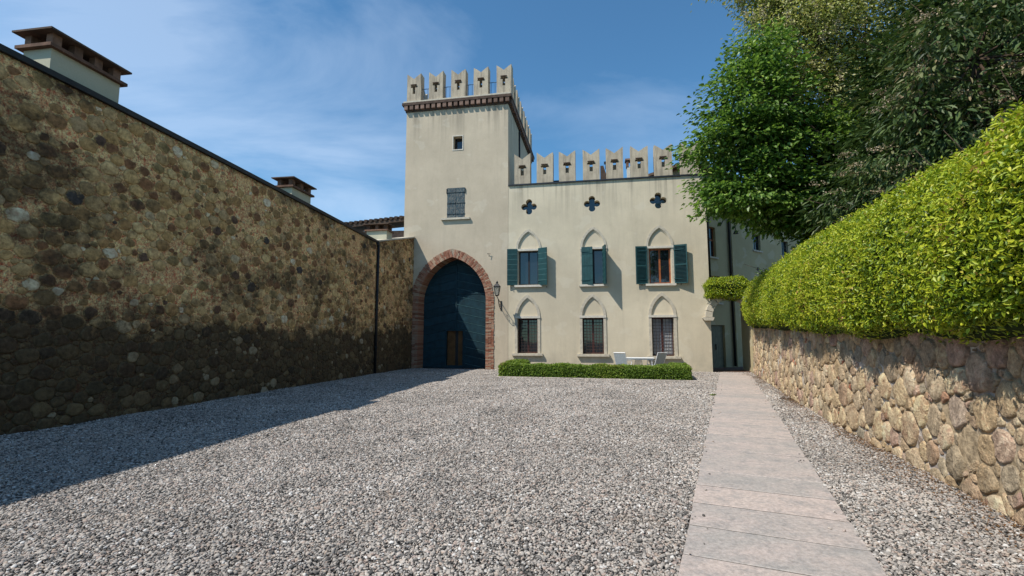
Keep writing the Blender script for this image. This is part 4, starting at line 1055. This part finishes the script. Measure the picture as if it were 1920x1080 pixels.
# passage floor
pf = MB(); pf.add([tuple(Vector(fac(-.0, .02, .016))), tuple(Vector(fac(1.9, .02, .016))), tuple(Vector(fac(5.5, 6, .016))), tuple(Vector(fac(0, 3.5, .016)))], [(0, 1, 2, 3)])
tag(pf.build('passage_floor', M['flag']), kind='structure')

# ---------------------------------------------------------------- building behind the passage
RB = Vector((9.45, 25.25, 0)); rbd = Vector((.82, .572, 0)); rba = math.atan2(rbd.y, rbd.x)
rear = empty('rear_building', tuple(RB), rba, 'shaded grey-green house seen beyond the archway at the end of the path', 'house')
def rect(x0, x1, z0, z1): return [(x0, z0), (x1, z0), (x1, z1), (x0, z1)]
wins = [(1.62, 2.50, 6.15, 7.85), (1.70, 2.75, 3.6, 5.08), (6.70, 7.55, 7.05, 8.05)]
door = (1.55, 3.0, 0, 2.35)
mb = MB(); mb.prism([[(0, 0), (door[0], 0), (door[0], door[3]), (door[1], door[3]), (door[1], 0), (4.22, 0), (4.22, 10.9), (0, 10.9)], rect(*wins[0]), rect(*wins[1])], 0, .4)
mb.prism([rect(4.225, 14, 0, 9.6), rect(*wins[2]), rect(10.2, 11.1, 7.05, 8.05)], .10, .5); mb.box(0, .4, .4, 7, 0, 10.9); mb.box(13.6, 14, .5, 7, 0, 9.6); mb.box(.4, 13.6, 6.6, 7, 0, 9.6)
mb.build('wall', M['stucco_grey'], rear)
MB().box(4.06, 4.22, -.05, -.002, 0, 10.9).build('corner_strip', M['stucco_grey'], rear)
MB().box(-.4, 4.6, -.55, 7.2, 10.905, 11.05).build('roof', M['tile'], rear); MB().box(4.7, 14.5, -.4, 7.2, 9.605, 9.75).build('roof', M['tile'], rear)
for (x0, x1, z0, z1) in wins + [(10.2, 11.1, 7.05, 8.05)]:
    y_ = 0 if x0 < 4 else .10
    w = empty('window', ((x0+x1)/2, y_, z0), 0, parent=rear); hw = (x1-x0)/2; hh = z1-z0
    MB().prism([rect(-hw, hw, 0, hh), rect(-hw+.06, -.03, .06, hh*.55), rect(.03, hw-.06, .06, hh*.55), rect(-hw+.06, -.03, hh*.6, hh-.06), rect(.03, hw-.06, hh*.6, hh-.06)], .14, .2).build('frame', M['brown_wood'] if x0 < 4 else M['dark_iron'], w)
    MB().box(-hw, hw, .16, .17, 0, hh).build('pane', M['glass'], w)
    MB().box(-hw-.12, hw+.12, -.08, .1, -.1, -.004).build('sill', M['stone_trim'], w)
dr = empty('door', ((door[0]+door[1])/2, .12, 0), 0, parent=rear)
for i in range(6): MB().box(-.72+.24*i+.004, -.72+.24*(i+1)-.004, 0, .05, 0, 2.33).build('board', M['door_paint'], dr)
MB().box(-.05, -.02, -.05, 0, 1.0, 1.3).build('handle', M['dark_iron'], dr)
MB().tube([(3.75, -.09, .05), (3.75, -.09, 10.2), (3.72, -.4, 10.75)], .07, 8).build('downpipe', M['dark_iron'], rear, smooth=True, label='dark downpipe running full height')
for z in (5.8, 5.2): MB().box(7.0, 7.18, .07, .099, z, z+.18).build('vent', M['dark_iron'], rear)
rl = empty('curved_lamp', tuple(RB + rbd*3.0 + Vector((0, 0, 8.0))), rba, 'small dark lamp arm curling out of the wall of the shaded rear house', 'lamp')
MB().tube([(0, 0, 0), (0, -.25, .35), (.12, -.55, .45), (.28, -.7, .15), (.36, -.72, -.35)], .025, 6).build('arm', M['dark_iron'], rl); MB().tube([(.36, -.72, -.30), (.36, -.72, -.36), (.36, -.72, -.52)], [.03, .07, .15], 8).build('shade', M['dark_iron'], rl)

# ---------------------------------------------------------------- tiles, chimneys and house behind the left wall
def chimney(base, d, ln, wd, z0, h, label, legs, roof_h=.16, over=.16, lbl='chimney', inset=.05):
    ang = math.atan2(d.y, d.x); c = empty('chimney', (base.x, base.y, z0), ang, label, 'chimney')
    MB().box(0, ln, 0, wd, 0, h).build('stack', M['stucco_pale'], c)
    MB().box(-.09, ln+.09, -.09, wd+.09, h+.002, h+.065).build('ledge', M['copper'], c)
    n = legs
    for i in range(n):
        x = (ln-.16)*i/(n-1)
        for y in (0, wd-.14): MB().box(x, x+.16, y, y+.14, h+.067, h+.30).build('brick_leg', M['copper'], c)
    t = h+.302; o_ = over
    vs = [(-o_, -o_, t), (ln+o_, -o_, t), (ln+o_, wd+o_, t), (-o_, wd+o_, t), (-o_, -o_, t+.035), (ln+o_, -o_, t+.035), (ln+o_, wd+o_, t+.035), (-o_, wd+o_, t+.035), (wd*.35, wd*.5, t+roof_h), (ln-wd*.35, wd*.5, t+roof_h)]
    MB().add(vs, [(3, 2, 1, 0), (0, 1, 5, 4), (1, 2, 6, 5), (2, 3, 7, 6), (3, 0, 4, 7), (4, 5, 9, 8), (5, 6, 9), (6, 7, 8, 9), (7, 4, 8)]).build('hood', M['tile'], c)
    return c
n90 = Vector((-LWd.y, LWd.x, 0))          # away from the court
cb = Vector((-8.56, 8.34, 0)); chimney(cb + LWd*.06 + n90*0, LWd, 1.33, .62, 6.35, .62, 'large cream chimney with wide tiled hood at the near end of the left wall', 4, .16, .13)
cb = Vector((-7.42, 15.75, 0)); chimney(cb, LWd, 1.12, .55, 6.10, .58, 'small cream chimney with tiled hood on the middle of the left wall', 3, .12, .14)
cb = Vector((-7.15, 23.2, 0)); ch3 = chimney(cb, U, 1.05, .6, 5.6, 1.25, 'white chimney with brick hood rising behind the corner downpipe', 3, .12, .16)
# building strip behind the wall carrying the chimneys
hs = empty('long_house', tuple(LWs + n90*.62), math.atan2(LWd.y, LWd.x), 'low house whose flat tiled roof lies behind the tall cobble wall', 'house')
MB().add([(0, 0, 6.05), (LWL, 0, 5.85), (LWL, 6, 6.3), (0, 6, 6.5), (0, 0, 0), (LWL, 0, 0), (LWL, 6, 0), (0, 6, 0)], [(0, 1, 2, 3), (0, 4, 5, 1), (1, 5, 6, 2), (2, 6, 7, 3), (3, 7, 4, 0)]).build('wall', M['stucco_pale'], hs)
MB().add([(-.2, 0, 6.08), (LWL, 0, 5.88), (LWL, 6.2, 6.35), (-.2, 6.2, 6.55)], [(0, 1, 2, 3)]).build('roof', M['tile'], hs)
ob = empty('brick_house', (-11.0, 27.4, 0), -FA*.5, 'brown brick house end with dark tiled roof between left wall and tower', 'house')
MB().box(.9, 5.0, 0, 5, 0, 7.75).build('wall', M['dentil'], ob)
rf = MB().add([(.1, -.6, 7.72), (5.0, -.6, 8.15), (5.0, 5, 9.3), (.1, 5, 8.9), (.1, -.6, 7.86), (5.0, -.6, 8.30), (5.0, 5, 9.45), (.1, 5, 9.05)], [(3, 2, 1, 0), (4, 5, 6, 7), (0, 1, 5, 4), (1, 2, 6, 5), (2, 3, 7, 6), (3, 0, 4, 7)]).build('roof', M['tile'], ob)
for i in range(17):
    x = .2+.29*i; MB().tube([(x, -.66, 7.93+.09*x), (x, 2, 8.45+.09*x)], .10, 6).build('tile', M['tile'], rf)

# ---------------------------------------------------------------- clipped low hedge with kerb
HL = Vector((-.52, 20.30, 0)); HR = Vector((6.72, 18.34, 0)); hd = (HR-HL).normalized(); hl = (HR-HL).length; hang = math.atan2(hd.y, hd.x)
box_h = empty('low_hedge', tuple(HL), hang, 'knee-high clipped box hedge in front of the white table and chairs', 'hedge')
def bar_leaves(mb_name, x0, x1, y0, y1, h, n, seed, mat, parent, L=.062):
    r = np.random.default_rng(seed); lx, ly = x1-x0, y1-y0
    areas = np.array([lx*ly, lx*h, lx*h, ly*h, ly*h]); k = r.choice(5, n, p=areas/areas.sum()); u, v = r.random(n), r.random(n)
    P = np.zeros((n, 3)); N = np.zeros((n, 3))
    for i, (f, nn) in enumerate([(lambda a, b: (x0+lx*a, y0+ly*b, h+0*a), (0, 0, 1)), (lambda a, b: (x0+lx*a, y0+0*a, h*b), (0, -1, 0)), (lambda a, b: (x0+lx*a, y1+0*a, h*b), (0, 1, 0)), (lambda a, b: (x0+0*a, y0+ly*a, h*b), (-1, 0, 0)), (lambda a, b: (x1+0*a, y0+ly*a, h*b), (1, 0, 0))]):
        m = k == i; q = f(u[m], v[m]); P[m] = np.stack(q, 1); N[m] = nn
    cx_, cy_ = (x0+x1)/2, (y0+y1)/2            # rounded shoulders
    zf = (P[:, 2]/h); P[:, 1] += (cy_-P[:, 1])*.16*np.clip(zf-.7, 0, 1)/.3*1.0 - (0); P[:, 1] += (cy_-P[:, 1])*.10*np.clip(.25-zf, 0, 1)*4
    P[:, 2] += .018*np.sin(P[:, 0]*3.1)+.012*np.sin(P[:, 0]*7.7+1); P += N*(.02*np.sin(P[:, :1]*5)+r.normal(0, .022, (n, 1)))
    P[:, 2] = np.maximum(P[:, 2], .03)
    ax = unit(r.normal(0, 1, (n, 3)))*.8 + N*.5 + [0, 0, .2]; nr = N + r.normal(0, .6, (n, 3)) + [0, 0, .5]; ln = L*r.uniform(.7, 1.4, n)
    t = r.beta(2, 2, n)*.8 + .18*(np.sin(P[:, 0]*1.3+2) > .75)
    t = np.clip(t + .15*(P[:, 2]/h > .93), 0, 1)
    leaves(mb_name, P, ax, nr, ln, ln*.5, mat, t, parent)
BH = .495
bar_leaves('foliage', 0, hl, 0, .62, BH, 30000, 90, M['leaf_box'], box_h)
bar_leaves('foliage', 0, .62, .62, 2.9, BH+.05, 8000, 91, M['leaf_box'], box_h); bar_leaves('foliage', hl-.62, hl, .62, 2.4, BH+.04, 8000, 92, M['leaf_box'], box_h)
MB().box(.06, hl-.06, .07, .55, .04, BH-.05).box(.07, .55, .55, 2.8, .04, BH).box(hl-.55, hl-.07, .55, 2.3, .04, BH).build('inner_twigs', M['core'], box_h)
kb = empty('kerb', tuple(HL + hd*-.12 + Vector((hd.y, -hd.x, 0))*.10), hang, kind='structure')
x = 0
while x < hl+.1:
    L = .9; MB().box(x+.004, x+L-.004, 0, .07, 0, .045).build('kerb_stone', M['kerb'], kb, bevel=.008); x += L
for k in range(3): MB().box(0, .07, .08+.95*k, .08+.95*k+.94, 0, .045).build('kerb_stone', M['kerb'], kb, bevel=.008)

# garden table and two chairs
tb = empty('garden_table', (5.78, 22.15, 0), R(-12), 'white metal garden table between two white chairs behind the low hedge', 'table')
MB().box(-.68, .68, -.38, .38, .715, .74).build('table_top', M['white_metal'], tb, bevel=.006)
MB().box(-.64, .64, -.34, -.32, .66, .714).box(-.64, .64, .32, .34, .66, .714).build('apron', M['white_metal'], tb)
mb = MB()
for i in range(7): mb.tube([(-.24+.08*i, 0, .05), (-.12+.04*i, 0, .70)], .014, 5)
mb.build('slatted_pedestal', M['mesh_fabric'], tb)
for sx in (-1, 1):
    for sy in (-1, 1): MB().tube([(sx*.60, sy*.30, .0), (sx*.56, sy*.30, .71)], .018, 6).build('leg', M['white_metal'], tb)
def chair(loc, rz, label):
    c = empty('garden_chair', loc, rz, label, 'chair', 'white garden chairs at the table')
    # faces +x
    for sy in (-1, 1):
        y_ = sy*.27
        MB().tube([(.26, y_, 0), (.25, y_, .60), (.18, y_, .64), (-.22, y_, .64)], .016, 6).build('arm_frame', M['white_metal'], c)
        MB().tube([(-.34, y_, 0), (-.20, y_, .42), (-.42, y_, .98)], .016, 6).build('back_leg', M['white_metal'], c)
        MB().tube([(-.20, y_*.93, .42), (.26, y_*.93, .44)], .016, 6).build('seat_rail', M['white_metal'], c)
    MB().tube([(-.42, -.27, .98), (-.42, .27, .98)], .018, 6).build('top_rail', M['white_metal'], c)
    MB().add([(-.19, -.25, .41), (.26, -.25, .43), (.26, .25, .43), (-.19, .25, .41), (-.19, -.25, .425), (.26, -.25, .445), (.26, .25, .445), (-.19, .25, .425)], [(0, 1, 2, 3), (4, 7, 6, 5), (0, 4, 5, 1), (1, 5, 6, 2), (2, 6, 7, 3), (3, 7, 4, 0)]).build('seat', M['mesh_fabric'], c)
    MB().add([(-.215, -.25, .44), (-.405, -.25, .95), (-.405, .25, .95), (-.215, .25, .44), (-.225, -.25, .44), (-.415, -.25, .95), (-.415, .25, .95), (-.225, .25, .44)], [(0, 1, 2, 3), (7, 6, 5, 4), (0, 4, 5, 1), (1, 5, 6, 2), (2, 6, 7, 3), (3, 7, 4, 0)]).build('backrest', M['mesh_fabric'], c)
    return c
chair((5.02, 21.8, 0), R(52), 'white metal garden chair at the left end of the table, its back to the hedge')
chair((6.52, 22.0, 0), R(118), 'white metal garden chair at the right end of the table, its back to the hedge')

# ---------------------------------------------------------------- trees
def tree(name, base, trunk_pts, trunk_r, blobs, n_clusters, per, L, W, mat, label, cat, seed, flat=.35, crad=.45, droop=.5, shell=.55, flowers=0, group=None, tbias=0):
    r = np.random.default_rng(seed); b = np.array(base, float)
    t = empty(name, tuple(base), 0, label, cat, group)
    tw = MB(); tp = [Vector(p) for p in trunk_pts]; n = len(tp)
    tw.tube(tp, [trunk_r*(1-.75*i/(n-1)) for i in range(n)], 9); tw.build('trunk', M['bark'], t, smooth=True)
    B = np.array([[*c, *q] for c, q in blobs]); vol = B[:, 3]*B[:, 4]*B[:, 5]; k = r.choice(len(B), n_clusters, p=vol**.7/np.sum(vol**.7))
    d = unit(r.normal(0, 1, (n_clusters, 3))); rad = r.random(n_clusters)**(1/3)*(1-shell)+shell*r.random(n_clusters)**.2
    C = B[k, :3] + d*B[k, 3:]*rad[:, None]
    # limbs: reach out from the trunk to a share of the clusters
    br = MB(); order = r.choice(n_clusters, min(n_clusters, 46), replace=False)
    for q in order:
        c = Vector(C[q]); h = min(n-1, max(1, int(n*.35+r.random()*n*.6))); p0 = tp[h]; m_ = p0.lerp(c, .5) + Vector((0, 0, .25)) + Vector(r.normal(0, .12, 3))
        br.tube([p0, p0.lerp(m_, .5), m_, m_.lerp(c, .6), c], [trunk_r*.28, trunk_r*.22, trunk_r*.15, .016, .008], 5)
        for _ in range(2):
            e = c + Vector(r.normal(0, .5, 3)); br.tube([m_.lerp(c, .5), e], [.012, .005], 4)
    br.build('branches', M['bark'], t, smooth=True)
    m = n_clusters*per; ci = np.repeat(np.arange(n_clusters), per)
    out = unit((C-B[k, :3])/B[k, 3:]+[0, 0, .15])
    off = r.normal(0, 1, (m, 3)).clip(-1.7, 1.7)*np.array([crad, crad, crad*flat])*.55; off += out[ci]*[1, 1, .5]*(r.normal(0, 1, (m, 1)).clip(-1.6, 1.6))*crad*.5
    P = C[ci] + off; P[:, 2] -= droop*.35*np.sum(off[:, :2]**2, 1)
    ax = unit(off*[1, 1, .3])*.7 + out[ci]*.4 + r.normal(0, .35, (m, 3)) + [0, 0, -droop]
    nr = r.normal(0, .45, (m, 3)) + [0, 0, 1] + out[ci]*.3
    ct = r.normal(0, .13, n_clusters); tint = np.clip(r.beta(2.2, 2.2, m) + ct[ci] + tbias, 0, .99)
    ln = L*r.uniform(.6, 1.3, m); leaves('crown', P, ax, nr, ln, ln*W, mat, tint, t)
    if flowers:
        fi = r.choice(n_clusters, flowers, replace=False); kk = 60
        if cat == 'shrub':
            FP = np.repeat(C[fi]+out[fi]*crad*.7+[0, 0, .08], kk, 0) + r.normal(0, 1, (flowers*kk, 3))*[.095, .095, .016]
            leaves('flower_head', FP, r.normal(0, 1, (flowers*kk, 3)), r.normal(0, .3, (flowers*kk, 3))+[0, 0, 1], .036, .030, M['blossom'], r.random(flowers*kk), t)
        else:
            FP = np.repeat(C[fi]+out[fi]*crad*.5, kk, 0) + r.normal(0, 1, (flowers*kk, 3))*[.06, .06, .14]
            leaves('flower_head', FP, r.normal(0, 1, (flowers*kk, 3)), r.normal(0, .8, (flowers*kk, 3))+[0, 0, 1], .045, .035, M['blossom'], .6+.4*r.random(flowers*kk), t)
    return t
# bright green tree overhanging the end of the wing
tree('broadleaf_tree', (11.6, 15.6, 1.7), [(0, 0, 0), (-.3, .1, 1.4), (-.9, .1, 2.8), (-1.5, .0, 4.4), (-2.1, -.1, 6.2), (-2.8, -.2, 8.0), (-3.1, -.2, 9.4)], .20,
     [((-3.3, -.1, 7.6), (1.6, 1.5, 1.6)), ((-3.9, -.1, 6.4), (1.45, 1.4, .8)), ((-3.7, -.1, 5.0), (1.3, 1.4, .9)), ((-3.5, .0, 4.45), (1.6, 1.4, .65)), ((-1.9, .1, 4.5), (1.9, 1.5, 1.0)), ((-1.5, .0, 5.9), (2.1, 1.6, 1.6)), ((-3.3, -.1, 9.5), (.85, .9, .75)), ((-.1, .3, 3.9), (1.6, 1.2, 1.1)), ((-1.2, 0, 3.7), (1.2, .9, .5)), ((.3, -.4, 5.0), (1.9, 1.4, 1.6)), ((.3, -1.0, 3.5), (1.4, 1.2, .9))],
     540, 92, .16, .60, M['leaf_bright'], 'bright green broadleaf tree overhanging the right end of the cream wing', 'tree', 201, .15, .62, .4, .8)
# pale flowering robinia above it
tree('flowering_tree', (13.3, 16.8, 2.2), [(0, 0, 0), (-.3, 0, 2.5), (-.9, 0, 5), (-1.6, 0, 8), (-2.1, 0, 11), (-2.3, 0, 13)], .20,
     [((-2.7, 0, 10.4), (2.2, 1.8, 2.1)), ((-2.0, 0, 12.8), (2.6, 2.0, 1.9)), ((-2.4, 0, 8.2), (1.9, 1.6, 1.6)), ((.2, 0, 10.6), (2.2, 1.8, 2.2)), ((-4.4, 0, 13.4), (1.7, 1.2, .9)), ((.2, 0, 7.4), (1.8, 1.5, 1.5))],
     800, 74, .125, .5, M['leaf_robinia'], 'tall pale olive tree with cream blossom behind the bright green tree', 'tree', 202, .7, .50, .6, .5, 330)
# dark evergreens right of it
tree('dark_tree', (13.6, 12.4, 2.0), [(0, 0, 0), (-.2, 0, 2), (-.6, 0, 4), (-1.0, 0, 6), (-1.2, 0, 8.5)], .18,
     [((-1.7, 0, 6.6), (2.3, 1.9, 2.5)), ((-2.8, 0, 4.0), (2.0, 1.7, 1.8)), ((.4, 0, 5.0), (2.6, 2.0, 3.0)), ((.3, 0, 9.2), (2.6, 2.0, 2.0)), ((-2.6, .5, 2.4), (2.2, 1.7, 1.5)), ((0, 0, 2.4), (2.6, 1.7, 1.9))],
     900, 60, .17, .52, M['leaf_dark'], 'dark evergreen tree filling the middle of the planting above the hedge', 'tree', 203, .35, .50, .35, .6)
tree('viburnum_shrub', (9.6, 8.8, 1.8), [(0, 0, 0), (-.1, 0, 1.2), (-.3, 0, 2.5), (-.5, 0, 3.8), (-.6, 0, 5.2)], .11,
     [((-1.1, .3, 3.5), (1.6, 1.3, 1.6)), ((-.2, -.3, 5.0), (1.9, 1.5, 1.6)), ((.9, -1.2, 3.2), (1.8, 1.5, 1.8)), ((-1.3, 1.8, 2.5), (1.4, 1.3, 1.0)), ((-.6, .2, 2.2), (1.6, 1.2, 1.2)), ((.0, -1.4, 1.9), (1.3, 1.3, 1.0))],
     800, 34, .175, .30, M['leaf_vib'], 'dark long-leaved shrub with flat cream flower heads above the hedge', 'shrub', 204, .45, .36, .75, .7, 190, tbias=.02)
tree('dark_tree', (12.6, 6.6, 2.0), [(0, 0, 0), (-.2, 0, 2), (-.6, 0, 4), (-1.0, 0, 6), (-1.2, 0, 8)], .18,
     [((-.8, 0, 6.2), (2.6, 2.2, 2.2)), ((.3, 0, 4.0), (2.6, 2.2, 2.4)), ((-1.6, .8, 3.0), (2.0, 1.8, 1.9)), ((-1.4, -1.2, 5.2), (1.9, 1.8, 2.0)), ((-.4, 0, 1.8), (2.6, 2.2, 1.4))],
     800, 58, .15, .5, M['leaf_dark'], 'dark evergreen tree at the far right top corner behind the shrub', 'tree', 205, .35, .50, .35, .6)
tree('dark_tree', (16.0, 15.8, 2.2), [(0, 0, 0), (-.2, 0, 2), (-.6, 0, 4), (-1.0, 0, 6), (-1.2, 0, 8)], .22,
     [((-1.2, 0, 8.0), (3.2, 2.2, 3.4)), ((1.2, 0, 10.2), (3.6, 2.2, 3.0)), ((-1.4, 0, 4.0), (3.0, 2.2, 2.6)), ((2.6, 0, 5.2), (3.0, 2.2, 3.6)), ((-3.2, .5, 2.8), (2.4, 2, 2.2))],
     760, 60, .21, .45, M['leaf_dark'], 'tall dark evergreen at the back of the planting, mostly hidden by the nearer trees', 'tree', 206, .5, .62, .6, .6)
tree('ivy_shrub', (9.9, 17.0, 1.9), [(0, 0, 0), (0, 0, .6), (-.1, 0, 1.2), (0, 0, 1.7)], .07,
     [((.6, -.3, 1.7), (1.2, 1.3, .8)), ((1.1, -2.4, 2.0), (1.2, 1.4, .9)), ((.6, 1.6, 1.6), (1.0, 1.2, .7)), ((.4, -4.6, 2.1), (1.2, 1.4, .8))], 340, 46, .10, .6, M['leaf_bright'], 'low deep green shrub pushing up between the hedge top and the bright tree', 'shrub', 207, .5, .40, .3, .6, tbias=-.25)
tree('fig_shrub', (8.2, 6.7, 1.8), [(0, 0, 0), (-.05, 0, .7), (-.1, 0, 1.5), (-.2, 0, 2.2)], .04,
     [((-.45, .2, 2.45), (.5, .5, .35)), ((.1, -.2, 2.8), (.5, .5, .4)), ((-.9, 1.1, 2.2), (.4, .5, .25))], 50, 14, .14, .85, M['leaf_bright'], 'small bright green shrub with broad leaves sprouting above the hedge at far right', 'shrub', 208, .5, .22, .3, .6)

# fallen leaves and dirt along the foot of the fieldstone wall and weeds by the path
r = np.random.default_rng(8); n = 9000; s = 2+(RWLEN-2)*r.random(n); p, nn = rw(s); w_ = np.abs(r.normal(0, .19, n))+.03
w_ *= .6+.7*np.interp(np.sin(s*1.1)+np.sin(s*2.7), [-2, 2], [0, 1.4]); P = np.stack([p[:, 0]+nn[:, 0]*w_, p[:, 1]+nn[:, 1]*w_, .022+r.random(n)*.02], 1)
lv = leaves('fallen_leaves', P, r.normal(0, 1, (n, 3))*[1, 1, .25], r.normal(0, .35, (n, 3))+[0, 0, 1], .026*r.uniform(.5, 1.5, n), .014, M['dead_leaf'], r.random(n))
tag(lv, 'brown dry leaf litter along the foot of the fieldstone wall', 'leaf litter', kind='stuff')
for (s_, side_, nlf, lab) in ((-1.05, -.66, 60, 'small green weed tuft at the left edge of the path, nearest the camera'), (10.9, -.70, 45, 'small green weed tuft at the left edge of the path, near the building')):
    b = PA + pd*s_ + Vector((pd.y, -pd.x, 0))*side_; wd = empty('weed', (b.x, b.y, .01), 0, lab, 'weed')
    a = r.uniform(0, 6.28, nlf); ax = np.stack([np.cos(a), np.sin(a), r.uniform(.3, 1.6, nlf)], 1); P = r.normal(0, .035, (nlf, 3))*[1, 1, 0]
    leaves('blades', P, ax, r.normal(0, .5, (nlf, 3))+[0, 0, 1], .075*r.uniform(.5, 1.3, nlf), .018, M['leaf_box'], r.random(nlf), wd)
